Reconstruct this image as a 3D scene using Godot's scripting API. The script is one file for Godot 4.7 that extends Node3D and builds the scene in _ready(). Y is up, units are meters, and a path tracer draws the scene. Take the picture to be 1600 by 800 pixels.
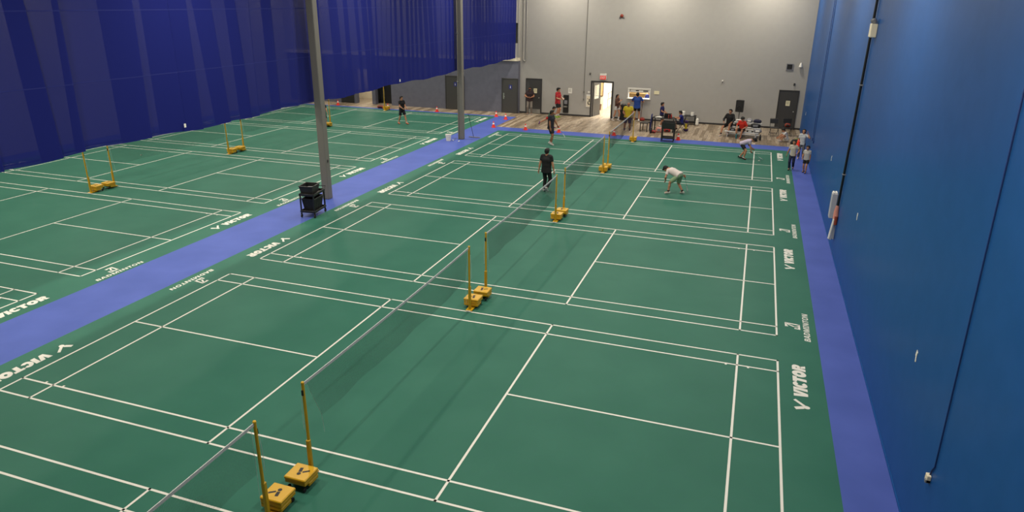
extends Node3D
# A badminton hall seen from an upper gallery. Metres; x to the right, y up, -z into the hall.

var M := {}                 # materials
var used := {}              # names already taken at top level
var head_pre := {}
var hand_pre := {}
var grip_l := Vector3.ZERO   # where the last figure's hands close
var grip_r := Vector3.ZERO

# ------------------------------------------------------------------ materials
func mat(key: String, c: Color, rough := 0.6, metal := 0.0, spec := 0.5) -> StandardMaterial3D:
	var m := StandardMaterial3D.new()
	m.resource_name = key
	m.albedo_color = c
	m.roughness = rough
	m.metallic = metal
	m.metallic_specular = spec
	M[key] = m
	return m

func noise_tex(seed_: int, freq: float, lo: Color, hi: Color, size := 512, stretch := Vector2(1, 1), octaves := 4) -> ImageTexture:
	var n := FastNoiseLite.new()
	n.seed = seed_
	n.noise_type = FastNoiseLite.TYPE_SIMPLEX_SMOOTH
	n.frequency = freq
	n.fractal_octaves = octaves
	var im := Image.create(size, size, false, Image.FORMAT_RGB8)
	for y in size:
		for x in size:
			# wrapped by cross-fading two shifted samples so that the repeat shows no edge
			var fx := float(x) / size
			var a := n.get_noise_2d(x * stretch.x, y * stretch.y)
			var b := n.get_noise_2d((x - size) * stretch.x, y * stretch.y)
			var t := clampf(lerpf(a, b, fx) * 0.9 + 0.5, 0.0, 1.0)
			im.set_pixel(x, y, lo.lerp(hi, t))
	im.generate_mipmaps()
	return ImageTexture.create_from_image(im)

func textured(key: String, tex: Texture2D, scale: float, rough: float, spec := 0.5) -> StandardMaterial3D:
	var m := mat(key, Color.WHITE, rough, 0.0, spec)
	m.albedo_texture = tex
	m.uv1_triplanar = true
	m.uv1_world_triplanar = true
	m.uv1_scale = Vector3.ONE * scale
	return m

func make_materials() -> void:
	textured("court_green", noise_tex(3, 0.02, Color(0.186, 0.380, 0.324), Color(0.210, 0.405, 0.346), 256), 0.11, 0.5, 0.17)
	textured("mat_blue", noise_tex(5, 0.02, Color(0.268, 0.335, 0.615), Color(0.296, 0.362, 0.655), 256), 0.13, 0.5, 0.2)
	mat("line_white", Color(0.82, 0.81, 0.78), 0.55)
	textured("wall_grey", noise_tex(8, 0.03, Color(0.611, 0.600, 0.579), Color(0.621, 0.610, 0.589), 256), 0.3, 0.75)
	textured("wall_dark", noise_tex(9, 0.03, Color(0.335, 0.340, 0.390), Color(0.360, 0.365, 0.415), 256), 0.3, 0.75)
	textured("wall_blue", noise_tex(11, 0.03, Color(0.110, 0.300, 0.535), Color(0.126, 0.315, 0.560), 256), 0.25, 0.34, 0.16)
	textured("concrete", noise_tex(12, 0.03, Color(0.40, 0.40, 0.39), Color(0.47, 0.47, 0.46), 256), 0.4, 0.8)
	mat("ceiling_white", Color(0.72, 0.72, 0.71), 0.8)
	for i in 4:
		var c: Color = [Color(0.60, 0.54, 0.465), Color(0.555, 0.49, 0.41), Color(0.64, 0.58, 0.50), Color(0.48, 0.42, 0.345)][i]
		var m := textured("wood_%d" % i, noise_tex(20 + i, 0.02, c * 0.72, c * 1.15, 256, Vector2(6.0, 0.5)), 0.5, 0.42, 0.5)
		m.albedo_color = Color(1, 1, 1)
	# an open-weave cloth: one layer lets a little of what is behind it through
	var cur := mat("curtain_blue", Color(0.102, 0.130, 0.405, 0.960), 0.8, 0.0, 0.2)
	cur.cull_mode = BaseMaterial3D.CULL_DISABLED
	cur.transparency = BaseMaterial3D.TRANSPARENCY_ALPHA
	mat("curtain_seam", Color(0.16, 0.185, 0.44), 0.8, 0.0, 0.2).cull_mode = BaseMaterial3D.CULL_DISABLED
	mat("post_yellow", Color(0.755, 0.585, 0.08), 0.42)
	mat("post_dark", Color(0.06, 0.055, 0.05), 0.5)
	mat("black", Color(0.045, 0.047, 0.05), 0.5)
	mat("black_soft", Color(0.06, 0.06, 0.065), 0.85)
	mat("rubber", Color(0.04, 0.04, 0.04), 0.8)
	mat("net_cord", Color(0.055, 0.06, 0.06), 0.8)
	mat("net_tape", Color(0.74, 0.74, 0.74), 0.7)
	mat("string_white", Color(0.8, 0.82, 0.8), 0.6)
	mat("steel_grey", Color(0.40, 0.39, 0.37), 0.5)
	mat("door_dark", Color(0.205, 0.20, 0.195), 0.5)
	mat("frame_dark", Color(0.17, 0.165, 0.165), 0.5)
	mat("metal", Color(0.62, 0.62, 0.60), 0.35, 0.9)
	mat("white", Color(0.83, 0.82, 0.79), 0.6)
	mat("paper", Color(0.85, 0.82, 0.68), 0.8)
	mat("paper_white", Color(0.87, 0.86, 0.82), 0.8)
	mat("ink", Color(0.2, 0.2, 0.22), 0.8)
	mat("cone_red", Color(0.86, 0.16, 0.07), 0.5)
	mat("cone_band", Color(0.88, 0.87, 0.85), 0.45)
	mat("red", Color(0.62, 0.09, 0.08), 0.55)
	mat("rust", Color(0.48, 0.17, 0.10), 0.7)
	mat("pink", Color(0.75, 0.5, 0.45), 0.7)
	mat("purple", Color(0.20, 0.10, 0.32), 0.7)
	mat("yellow", Color(0.75, 0.66, 0.12), 0.7)
	mat("teal", Color(0.13, 0.38, 0.40), 0.5)
	mat("navy", Color(0.07, 0.08, 0.19), 0.8)
	mat("bag_grey", Color(0.45, 0.45, 0.47), 0.8)
	mat("bag_black", Color(0.055, 0.055, 0.06), 0.75)
	mat("lime", Color(0.62, 0.75, 0.12), 0.6)
	mat("sign_blue", Color(0.08, 0.12, 0.42), 0.5)
	mat("conduit_blue", Color(0.07, 0.17, 0.40), 0.5)
	mat("bench_alu", Color(0.72, 0.72, 0.72), 0.4)
	mat("cream", Color(0.84, 0.80, 0.71), 0.8)
	mat("beige", Color(0.70, 0.60, 0.42), 0.8)
	mat("brown", Color(0.35, 0.22, 0.13), 0.7)
	mat("shuttle", Color(0.86, 0.87, 0.82), 0.7)
	mat("shuttle_lime", Color(0.72, 0.82, 0.25), 0.7)
	mat("box_blue", Color(0.07, 0.13, 0.40), 0.6)
	mat("eye_white", Color(0.85, 0.85, 0.83), 0.3)
	mat("eye_dark", Color(0.06, 0.045, 0.04), 0.3)
	var g := mat("glass", Color(0.85, 0.9, 0.9, 0.18), 0.05)
	g.transparency = BaseMaterial3D.TRANSPARENCY_ALPHA
	var e := mat("lamp_panel", Color(0.95, 0.95, 0.92), 0.5)
	e.emission_enabled = true
	e.emission = Color(1.0, 0.97, 0.90)
	e.emission_energy_multiplier = 3.0
	var x := mat("exit_red", Color(0.80, 0.12, 0.10), 0.5)
	x.emission_enabled = true
	x.emission = Color(0.9, 0.12, 0.10)
	x.emission_energy_multiplier = 0.35

# ------------------------------------------------------------------ mesh helpers
func ST() -> SurfaceTool:
	var st := SurfaceTool.new()
	st.begin(Mesh.PRIMITIVE_TRIANGLES)
	return st

func tri(st: SurfaceTool, a: Vector3, b: Vector3, c: Vector3, n: Vector3) -> void:
	# front faces run clockwise; turned so that the face looks along n
	if (b - a).cross(c - a).dot(n) > 0.0:
		var t := b
		b = c
		c = t
	st.set_normal(n)
	st.add_vertex(a)
	st.set_normal(n)
	st.add_vertex(b)
	st.set_normal(n)
	st.add_vertex(c)

func quad(st: SurfaceTool, a: Vector3, b: Vector3, c: Vector3, d: Vector3, n: Vector3) -> void:
	tri(st, a, b, c, n)
	tri(st, a, c, d, n)

func box(st: SurfaceTool, c: Vector3, s: Vector3, bev := 0.0, b := Basis()) -> SurfaceTool:
	var h := s * 0.5
	bev = minf(bev, minf(h.x, minf(h.y, h.z)) * 0.6)
	var face := func(ax: int, sg: float) -> void:
		var u := (ax + 1) % 3
		var v := (ax + 2) % 3
		var p := []
		for k in [[-1, -1], [1, -1], [1, 1], [-1, 1]]:
			var q := Vector3()
			q[ax] = sg * h[ax]
			q[u] = k[0] * (h[u] - bev)
			q[v] = k[1] * (h[v] - bev)
			p.append(c + b * q)
		var n := Vector3()
		n[ax] = sg
		quad(st, p[0], p[1], p[2], p[3], b * n)
	for ax in 3:
		face.call(ax, 1.0)
		face.call(ax, -1.0)
	if bev > 0.0:
		for ax in 3:          # edges along ax
			var u := (ax + 1) % 3
			var v := (ax + 2) % 3
			for su in [-1.0, 1.0]:
				for sv in [-1.0, 1.0]:
					var p := []
					for k in [[0, -1], [1, -1], [1, 1], [0, 1]]:
						var q := Vector3()
						q[ax] = k[1] * (h[ax] - bev)
						q[u] = su * (h[u] - (bev if k[0] == 1 else 0.0))
						q[v] = sv * (h[v] - (bev if k[0] == 0 else 0.0))
						p.append(c + b * q)
					var n := Vector3()
					n[u] = su
					n[v] = sv
					quad(st, p[0], p[1], p[2], p[3], b * n.normalized())
		for sx in [-1.0, 1.0]:
			for sy in [-1.0, 1.0]:
				for sz in [-1.0, 1.0]:
					var o := Vector3(sx * h.x, sy * h.y, sz * h.z)
					var p1 := o - Vector3(0, sy, sz) * bev
					var p2 := o - Vector3(sx, 0, sz) * bev
					var p3 := o - Vector3(sx, sy, 0) * bev
					tri(st, c + b * p1, c + b * p2, c + b * p3, b * Vector3(sx, sy, sz).normalized())
	return st

func ab(st: SurfaceTool, lo: Vector3, hi: Vector3, bev := 0.0) -> SurfaceTool:
	return box(st, (lo + hi) * 0.5, hi - lo, bev)

func frame_of(d: Vector3) -> Basis:
	d = d.normalized()
	var up := Vector3.UP if absf(d.y) < 0.95 else Vector3.RIGHT
	var x := up.cross(d).normalized()
	return Basis(x, d.cross(x).normalized(), d)

func tube(st: SurfaceTool, pts: Array, r, sides := 10, caps := true) -> SurfaceTool:
	# swept round tube through the points; r is one radius or an array
	var rings := []
	var axes := []
	for i in pts.size():
		var d: Vector3
		if i == 0:
			d = pts[1] - pts[0]
		elif i == pts.size() - 1:
			d = pts[i] - pts[i - 1]
		else:
			d = (pts[i] - pts[i - 1]).normalized() + (pts[i + 1] - pts[i]).normalized()
		var f := frame_of(d)
		axes.append(f)
		var rr: float = r[i] if r is Array else r
		var ring := []
		for k in sides:
			var a := TAU * k / sides
			ring.append([pts[i] + f.x * cos(a) * rr + f.y * sin(a) * rr, f.x * cos(a) + f.y * sin(a)])
		rings.append(ring)
	for i in pts.size() - 1:
		# match the start of the next ring to this one
		var off := 0
		var best := 1e9
		for k in sides:
			var e: float = (rings[i + 1][k][1] - rings[i][0][1]).length_squared()
			if e < best:
				best = e
				off = k
		for k in sides:
			var k2 := (k + 1) % sides
			var a = rings[i][k]
			var b = rings[i][k2]
			var c = rings[i + 1][(k2 + off) % sides]
			var d = rings[i + 1][(k + off) % sides]
			sm_quad(st, [a, b, c, d])
	if caps:
		for e in [0, pts.size() - 1]:
			var n: Vector3 = -axes[e].z if e == 0 else axes[e].z
			for k in range(1, sides - 1):
				tri(st, rings[e][0][0], rings[e][k][0], rings[e][k + 1][0], n)
	return st

func sm_quad(st: SurfaceTool, q: Array) -> void:
	# q: four [position, normal]; orders them clockwise towards the normals
	for t in [[0, 1, 2], [0, 2, 3]]:
		var a = q[t[0]]
		var b = q[t[1]]
		var c = q[t[2]]
		var n: Vector3 = a[1] + b[1] + c[1]
		if (b[0] - a[0]).cross(c[0] - a[0]).dot(n) > 0.0:
			var s = b
			b = c
			c = s
		for v in [a, b, c]:
			st.set_normal(v[1])
			st.add_vertex(v[0])

func lathe(st: SurfaceTool, at: Vector3, prof: Array, sides := 20, b := Basis()) -> SurfaceTool:
	# profile of Vector2(radius, height) from the bottom up
	for i in prof.size() - 1:
		var p: Vector2 = prof[i]
		var q: Vector2 = prof[i + 1]
		var dd := q - p
		var nn := Vector2(dd.y, -dd.x).normalized()
		for k in sides:
			var v := []
			for e in [[p, k], [p, k + 1], [q, k + 1], [q, k]]:
				var a: float = TAU * e[1] / sides
				var rad := Vector3(cos(a), 0, sin(a))
				v.append([at + b * (rad * e[0].x + Vector3.UP * e[0].y), b * (rad * nn.x + Vector3.UP * nn.y)])
			sm_quad(st, v)
	return st

func prism(st: SurfaceTool, poly: Array, xf: Transform3D, thick: float) -> SurfaceTool:
	# a flat outline (Vector2 in the local xy plane) given a thickness along local z
	var pp := PackedVector2Array(poly)
	var idx := Geometry2D.triangulate_polygon(pp)
	for z in [0.0, thick]:
		var n: Vector3 = xf.basis * Vector3(0, 0, 1.0 if z > 0.0 else -1.0)
		for i in range(0, idx.size(), 3):
			var t := []
			for k in 3:
				var p: Vector2 = pp[idx[i + k]]
				t.append(xf * Vector3(p.x, p.y, z))
			tri(st, t[0], t[1], t[2], n.normalized())
	var sgn := -1.0 if Geometry2D.is_polygon_clockwise(pp) else 1.0
	for i in pp.size():
		var a := pp[i]
		var b := pp[(i + 1) % pp.size()]
		var n2 := Vector2(b.y - a.y, a.x - b.x).normalized() * sgn
		quad(st, xf * Vector3(a.x, a.y, 0), xf * Vector3(b.x, b.y, 0), xf * Vector3(b.x, b.y, thick), xf * Vector3(a.x, a.y, thick), (xf.basis * Vector3(n2.x, n2.y, 0)).normalized())
	return st

func stroke(st: SurfaceTool, pts: Array, w: float, xf: Transform3D, thick: float) -> SurfaceTool:
	# a mitred flat band along points in the local xy plane
	var l := []
	var r := []
	for i in pts.size():
		var d0: Vector2 = (pts[i] - pts[i - 1]).normalized() if i > 0 else (pts[1] - pts[0]).normalized()
		var d1: Vector2 = (pts[i + 1] - pts[i]).normalized() if i < pts.size() - 1 else d0
		var n0 := Vector2(-d0.y, d0.x)
		var n1 := Vector2(-d1.y, d1.x)
		var m := (n0 + n1).normalized()
		var k := minf(1.0 / maxf(m.dot(n0), 0.3), 2.2)
		l.append(pts[i] + m * w * 0.5 * k)
		r.append(pts[i] - m * w * 0.5 * k)
	for i in pts.size() - 1:
		prism(st, [l[i], l[i + 1], r[i + 1], r[i]], xf, thick)
	return st

func obj(called: String, st, m, parent: Node3D) -> MeshInstance3D:
	var o := MeshInstance3D.new()
	o.name = called
	if st is SurfaceTool:
		o.mesh = st.commit()
	else:
		o.mesh = st
	o.material_override = M[m] if m is String else m
	o.cast_shadow = GeometryInstance3D.SHADOW_CASTING_SETTING_ON
	parent.add_child(o, true)
	return o

func free_name(called: String) -> String:
	if not used.has(called):
		used[called] = 0
		return called
	used[called] += 1
	return "%s_%03d" % [called, used[called]]

func thing(called: String, label: String, category: String, at := Vector3.ZERO, turn := 0.0, group := "") -> Node3D:
	var o := Node3D.new()
	o.name = free_name(called)
	add_child(o)
	o.position = at
	o.rotation.y = turn
	tag(o, label, category, group if group != "" else GROUPS.get(called, ""))
	return o

const GROUPS := {"shuttlecock": "shuttlecocks lying on the floor", "folding_chair": "folding chairs by the far wall", "badminton_racket": "rackets in players' hands",
	"wall_tag": "paper tags on the blue wall", "sports_bag": "sports bags", "hand_bag": "bags by the far wall", "drink_bottle": "drink bottles", "paper_notice": "paper notices on the far wall",
	"steel_column": "steel columns between the bays", "person": "people in the hall", "ceiling_panel_light": "panel lights of the side rooms", "paper_roll": "paper rolls on the side table", "service_cart": "black service carts"}

func tag(o: Node, label: String, category: String, group := "") -> void:
	o.set_meta("label", label)
	o.set_meta("category", category)
	if group != "":
		o.set_meta("group", group)

func struct_node(called: String) -> Node3D:
	var o := Node3D.new()
	o.name = called
	add_child(o)
	o.set_meta("kind", "structure")
	return o

func struct_mesh(called: String, st, m) -> MeshInstance3D:
	var o := obj(called, st, m, self)
	o.set_meta("kind", "structure")
	return o

func dup(src: Node3D, label: String, at: Vector3, turn := 0.0) -> Node3D:
	var c: Node3D = src.duplicate()
	var base := String(src.name)
	c.name = free_name(base)
	add_child(c)
	c.position = at
	c.rotation.y = turn
	c.set_meta("label", label)
	return c

func text_mesh(word: String, width: float, height: float, shear: float, fat: float, thick: float) -> ArrayMesh:
	# lettering fitted to width x height, baseline along +x, tops along +y, lying in the xy plane
	var f := SystemFont.new()
	f.font_names = PackedStringArray(["Droid Sans"])
	f.font_weight = 700
	var v := FontVariation.new()
	v.base_font = f
	v.variation_embolden = fat
	var t := TextMesh.new()
	t.text = word
	t.font = v
	t.font_size = 64
	t.pixel_size = 0.01
	t.depth = 0.01
	t.curve_step = 2.0
	var arr := t.get_mesh_arrays() if t.get_surface_count() == 0 else t.surface_get_arrays(0)
	var vs: PackedVector3Array = arr[Mesh.ARRAY_VERTEX]
	var lo := Vector3(1e9, 1e9, 1e9)
	var hi := -lo
	for p in vs:
		lo = lo.min(p)
		hi = hi.max(p)
	var out := PackedVector3Array()
	for p in vs:
		var q := Vector3((p.x - lo.x) / (hi.x - lo.x), (p.y - lo.y) / (hi.y - lo.y), (p.z - lo.z) / maxf(hi.z - lo.z, 1e-6))
		out.append(Vector3(q.x * (width - shear * height) + shear * q.y * height, q.y * height, q.z * thick))
	arr[Mesh.ARRAY_VERTEX] = out
	var am := ArrayMesh.new()
	am.add_surface_from_arrays(Mesh.PRIMITIVE_TRIANGLES, arr)
	return am

# ------------------------------------------------------------------ smooth bodies
# A primitive is [a, b, ra, rb, cut, scale]: a tapered capsule; cut 1 ends it flat at b, 2 flat at a, 3 both.
func field_mesh(prims: Array, cell: float, k: float, planes := []) -> Array:
	var lo := Vector3(1e9, 1e9, 1e9)
	var hi := -lo
	var pad := k + cell * 2.5
	for p in prims:
		var rm: float = maxf(p[2], p[3]) + pad
		lo = lo.min((p[0] as Vector3).min(p[1]) - Vector3.ONE * rm)
		hi = hi.max((p[0] as Vector3).max(p[1]) + Vector3.ONE * rm)
	var nx := int(ceil((hi.x - lo.x) / cell)) + 2
	var ny := int(ceil((hi.y - lo.y) / cell)) + 2
	var nz := int(ceil((hi.z - lo.z) / cell)) + 2
	var sy := nx
	var sz := nx * ny
	var f := PackedFloat32Array()
	f.resize(nx * ny * nz)
	f.fill(9.0)
	for p in prims:
		var a: Vector3 = p[0]
		var b: Vector3 = p[1]
		var ra: float = p[2]
		var rb: float = p[3]
		var cut: int = p[4] if p.size() > 4 else 0
		var d := b - a
		var dl := maxf(d.length_squared(), 1e-9)
		var ln := sqrt(dl)
		var rm: float = maxf(ra, rb) + pad
		var l := (a.min(b) - Vector3.ONE * rm - lo) / cell
		var h := (a.max(b) + Vector3.ONE * rm - lo) / cell
		var x0 := maxi(0, int(l.x))
		var y0 := maxi(0, int(l.y))
		var z0 := maxi(0, int(l.z))
		var x1 := mini(nx - 1, int(h.x) + 1)
		var y1 := mini(ny - 1, int(h.y) + 1)
		var z1 := mini(nz - 1, int(h.z) + 1)
		for z in range(z0, z1 + 1):
			for y in range(y0, y1 + 1):
				var i := z * sz + y * sy + x0
				var q := Vector3(lo.x + x0 * cell, lo.y + y * cell, lo.z + z * cell) - a
				for x in range(x0, x1 + 1):
					var tt := q.dot(d) / dl
					var t := clampf(tt, 0.0, 1.0)
					var v := (q - d * t).length() - (ra + (rb - ra) * t)
					if cut & 1 and tt > 0.5:
						v = maxf(v, (tt - 1.0) * ln)
					if cut & 2 and tt < 0.5:
						v = maxf(v, -tt * ln)
					var o := f[i]
					if o > 8.0:
						f[i] = v
					else:
						var e := k - absf(o - v)
						if e > 0.0:
							f[i] = minf(o, v) - e * e / (4.0 * k)
						elif v < o:
							f[i] = v
					q.x += cell
					i += 1
	for pl in planes:        # [normal, offset]: keeps the side where n.p > offset
		for z in nz:
			for y in ny:
				for x in nx:
					var i := z * sz + y * sy + x
					if f[i] < 8.0:
						var pt := lo + Vector3(x, y, z) * cell
						f[i] = maxf(f[i], pl[1] - (pl[0] as Vector3).dot(pt))
	# surface nets
	var vid := PackedInt32Array()
	vid.resize(nx * ny * nz)
	vid.fill(-1)
	var vs := PackedVector3Array()
	var cells := PackedInt32Array()
	var band := cell * 1.9
	var offs := [0, 1, sy, sy + 1, sz, sz + 1, sz + sy, sz + sy + 1]
	var edges := [[0, 1], [2, 3], [4, 5], [6, 7], [0, 2], [1, 3], [4, 6], [5, 7], [0, 4], [1, 5], [2, 6], [3, 7]]
	var cor := [Vector3(0, 0, 0), Vector3(1, 0, 0), Vector3(0, 1, 0), Vector3(1, 1, 0), Vector3(0, 0, 1), Vector3(1, 0, 1), Vector3(0, 1, 1), Vector3(1, 1, 1)]
	for z in nz - 1:
		for y in ny - 1:
			var i := z * sz + y * sy - 1
			for x in nx - 1:
				i += 1
				if absf(f[i]) > band:
					continue
				var neg := 0
				for o in offs:
					if f[i + o] < 0.0:
						neg += 1
				if neg == 0 or neg == 8:
					continue
				var s := Vector3.ZERO
				var n := 0
				for e in edges:
					var fa := f[i + offs[e[0]]]
					var fb := f[i + offs[e[1]]]
					if (fa < 0.0) != (fb < 0.0):
						s += (cor[e[0]] as Vector3).lerp(cor[e[1]], clampf(fa / (fa - fb), 0.0, 1.0))
						n += 1
				vid[i] = vs.size()
				cells.append(i)
				vs.append(lo + (Vector3(x, y, z) + s / n) * cell)
	var idx := PackedInt32Array()
	for i in cells:
		for ax in 3:
			var st := 1 if ax == 0 else (sy if ax == 1 else sz)
			var u := sy if ax == 0 else (sz if ax == 1 else 1)
			var w := sz if ax == 0 else (1 if ax == 1 else sy)
			if (f[i] < 0.0) == (f[i + st] < 0.0):
				continue
			var q0 := vid[i]
			var q1 := vid[i - u]
			var q2 := vid[i - u - w]
			var q3 := vid[i - w]
			if q0 < 0 or q1 < 0 or q2 < 0 or q3 < 0:
				continue
			if f[i] < 0.0:
				idx.append_array(PackedInt32Array([q0, q2, q1, q0, q3, q2]))
			else:
				idx.append_array(PackedInt32Array([q0, q1, q2, q0, q2, q3]))
	var ns := PackedVector3Array()
	ns.resize(vs.size())
	for t in range(0, idx.size(), 3):
		var n := (vs[idx[t + 2]] - vs[idx[t]]).cross(vs[idx[t + 1]] - vs[idx[t]])
		ns[idx[t]] += n
		ns[idx[t + 1]] += n
		ns[idx[t + 2]] += n
	for i in ns.size():
		ns[i] = ns[i].normalized()
	return [vs, ns, idx]

func join(list: Array) -> ArrayMesh:
	# list of [[verts, normals, indices], Transform3D]
	var vs := PackedVector3Array()
	var ns := PackedVector3Array()
	var idx := PackedInt32Array()
	for e in list:
		var xf: Transform3D = e[1]
		var flip := xf.basis.determinant() < 0.0
		var nb := xf.basis.inverse().transposed()
		var o := vs.size()
		var src: Array = e[0]
		for v in src[0]:
			vs.append(xf * v)
		for n in src[1]:
			ns.append((nb * n).normalized())
		var ii: PackedInt32Array = src[2]
		for t in range(0, ii.size(), 3):
			idx.append(ii[t] + o)
			idx.append(ii[t + (2 if flip else 1)] + o)
			idx.append(ii[t + (1 if flip else 2)] + o)
	var arr := []
	arr.resize(Mesh.ARRAY_MAX)
	arr[Mesh.ARRAY_VERTEX] = vs
	arr[Mesh.ARRAY_NORMAL] = ns
	arr[Mesh.ARRAY_INDEX] = idx
	var am := ArrayMesh.new()
	am.add_surface_from_arrays(Mesh.PRIMITIVE_TRIANGLES, arr)
	return am

func make_hand(curl: float) -> Array:
	# left hand: wrist at the origin, fingers along -y, palm towards -x, thumb on the +z side
	var pr := []
	for i in 4:
		var z: float = [0.030, 0.010, -0.011, -0.031][i]
		pr.append([Vector3(0, 0.0, z * 0.55), Vector3(0, -0.085, z), 0.013, 0.0115, 0])
		var p := Vector3(0, -0.087, z)
		var a := 0.0
		var lens: Array = [[0.040, 0.024, 0.018], [0.044, 0.027, 0.019], [0.041, 0.025, 0.018], [0.032, 0.019, 0.016]][i]
		for j in 3:
			a += curl * [0.8, 1.1, 0.8][j] * (1.0 + 0.08 * i)
			var q: Vector3 = p + Vector3(-sin(a), -cos(a), -z * 0.06) * lens[j]
			pr.append([p, q, 0.0092 - 0.0008 * j, 0.0086 - 0.0008 * j, 0])
			p = q
	pr.append([Vector3(0.001, -0.02, 0.018), Vector3(-0.008, -0.055, 0.046), 0.014, 0.0105, 0])
	pr.append([Vector3(-0.008, -0.055, 0.046), Vector3(-0.016 - 0.012 * curl, -0.082, 0.052 - 0.012 * curl), 0.0105, 0.0085, 0])
	return field_mesh(pr, 0.0058, 0.005)

func make_head() -> Array:
	# centre of the skull at the origin, face towards +z
	var pr := [
		[Vector3(0, 0.022, -0.022), Vector3(0, 0.030, 0.018), 0.083, 0.078, 0],
		[Vector3(0, -0.03, -0.012), Vector3(0, -0.035, 0.036), 0.062, 0.052, 0],
		[Vector3(-0.02, -0.078, 0.045), Vector3(0.02, -0.078, 0.045), 0.028, 0.028, 0],
		[Vector3(0, 0.012, 0.088), Vector3(0, -0.022, 0.103), 0.009, 0.013, 0],
		[Vector3(-0.028, 0.030, 0.080), Vector3(0.028, 0.030, 0.080), 0.012, 0.012, 0],
		[Vector3(-0.016, -0.052, 0.080), Vector3(0.016, -0.052, 0.080), 0.009, 0.009, 0],
		[Vector3(0.080, 0.015, -0.012), Vector3(0.077, -0.022, -0.006), 0.015, 0.010, 0],
		[Vector3(-0.080, 0.015, -0.012), Vector3(-0.077, -0.022, -0.006), 0.015, 0.010, 0],
		[Vector3(0, -0.04, -0.02), Vector3(0, -0.13, -0.028), 0.05, 0.05, 0]]
	return field_mesh(pr, 0.0085, 0.014)

func hair_mesh(kind: String) -> Array:
	var pr := [[Vector3(0, 0.030, -0.026), Vector3(0, 0.042, 0.020), 0.094, 0.085, 0]]
	var planes := [[Vector3(0, 0.66, -0.75).normalized(), -0.012]]
	if kind != "thin":
		pr.append([Vector3(-0.040, -0.012, -0.030), Vector3(0.040, -0.012, -0.030), 0.056, 0.056, 0])
		pr.append([Vector3(0, -0.05, -0.055), Vector3(0, 0.0, -0.045), 0.052, 0.07, 0])
	if kind == "short":
		pr.append([Vector3(-0.04, 0.105, 0.05), Vector3(0.04, 0.108, 0.055), 0.026, 0.026, 0])
	elif kind == "bushy":
		pr.append([Vector3(0, 0.035, -0.028), Vector3(0, 0.05, 0.024), 0.103, 0.092, 0])
		pr.append([Vector3(-0.05, 0.10, 0.06), Vector3(0.05, 0.10, 0.06), 0.034, 0.034, 0])
	elif kind == "long":
		pr.append([Vector3(0, 0.0, -0.055), Vector3(0, -0.24, -0.085), 0.075, 0.06, 0])
		pr.append([Vector3(0.062, 0.02, -0.02), Vector3(0.066, -0.18, -0.02), 0.034, 0.026, 0])
		pr.append([Vector3(-0.062, 0.02, -0.02), Vector3(-0.066, -0.18, -0.02), 0.034, 0.026, 0])
		planes = [[Vector3(0, 0.55, -0.83).normalized(), -0.015]]
	elif kind == "tail":
		pr.append([Vector3(0, -0.02, -0.05), Vector3(0, 0.0, -0.045), 0.06, 0.07, 0])
		pr.append([Vector3(0, 0.06, -0.10), Vector3(0, -0.14, -0.135), 0.035, 0.022, 0])
	elif kind == "thin":
		pr = [[Vector3(0.0, -0.005, -0.045), Vector3(0, 0.0, -0.035), 0.082, 0.082, 0]]
		planes = [[Vector3(0, -0.2, -0.98).normalized(), 0.0]]
	return field_mesh(pr, 0.0085, 0.012, planes)

func bend(a: Vector3, b: Vector3, l1: float, l2: float, pole: Vector3) -> Vector3:
	# the middle joint of a two-bone limb; returns the joint
	var d := b - a
	var dl := minf(d.length(), (l1 + l2) * 0.999)
	var dir := d.normalized()
	var x := (l1 * l1 - l2 * l2 + dl * dl) / (2.0 * dl)
	var h := sqrt(maxf(l1 * l1 - x * x, 0.0))
	var p := pole - dir * pole.dot(dir)
	if p.length() < 1e-4:
		p = Vector3(0, 0, 1)
	return a + dir * x + p.normalized() * h

func g(d: Dictionary, key: String, def):
	return d[key] if d.has(key) else def

func cloth(key: String, c: Color) -> StandardMaterial3D:
	if not M.has(key):
		mat(key, c, 0.85)
	return M[key]

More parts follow.
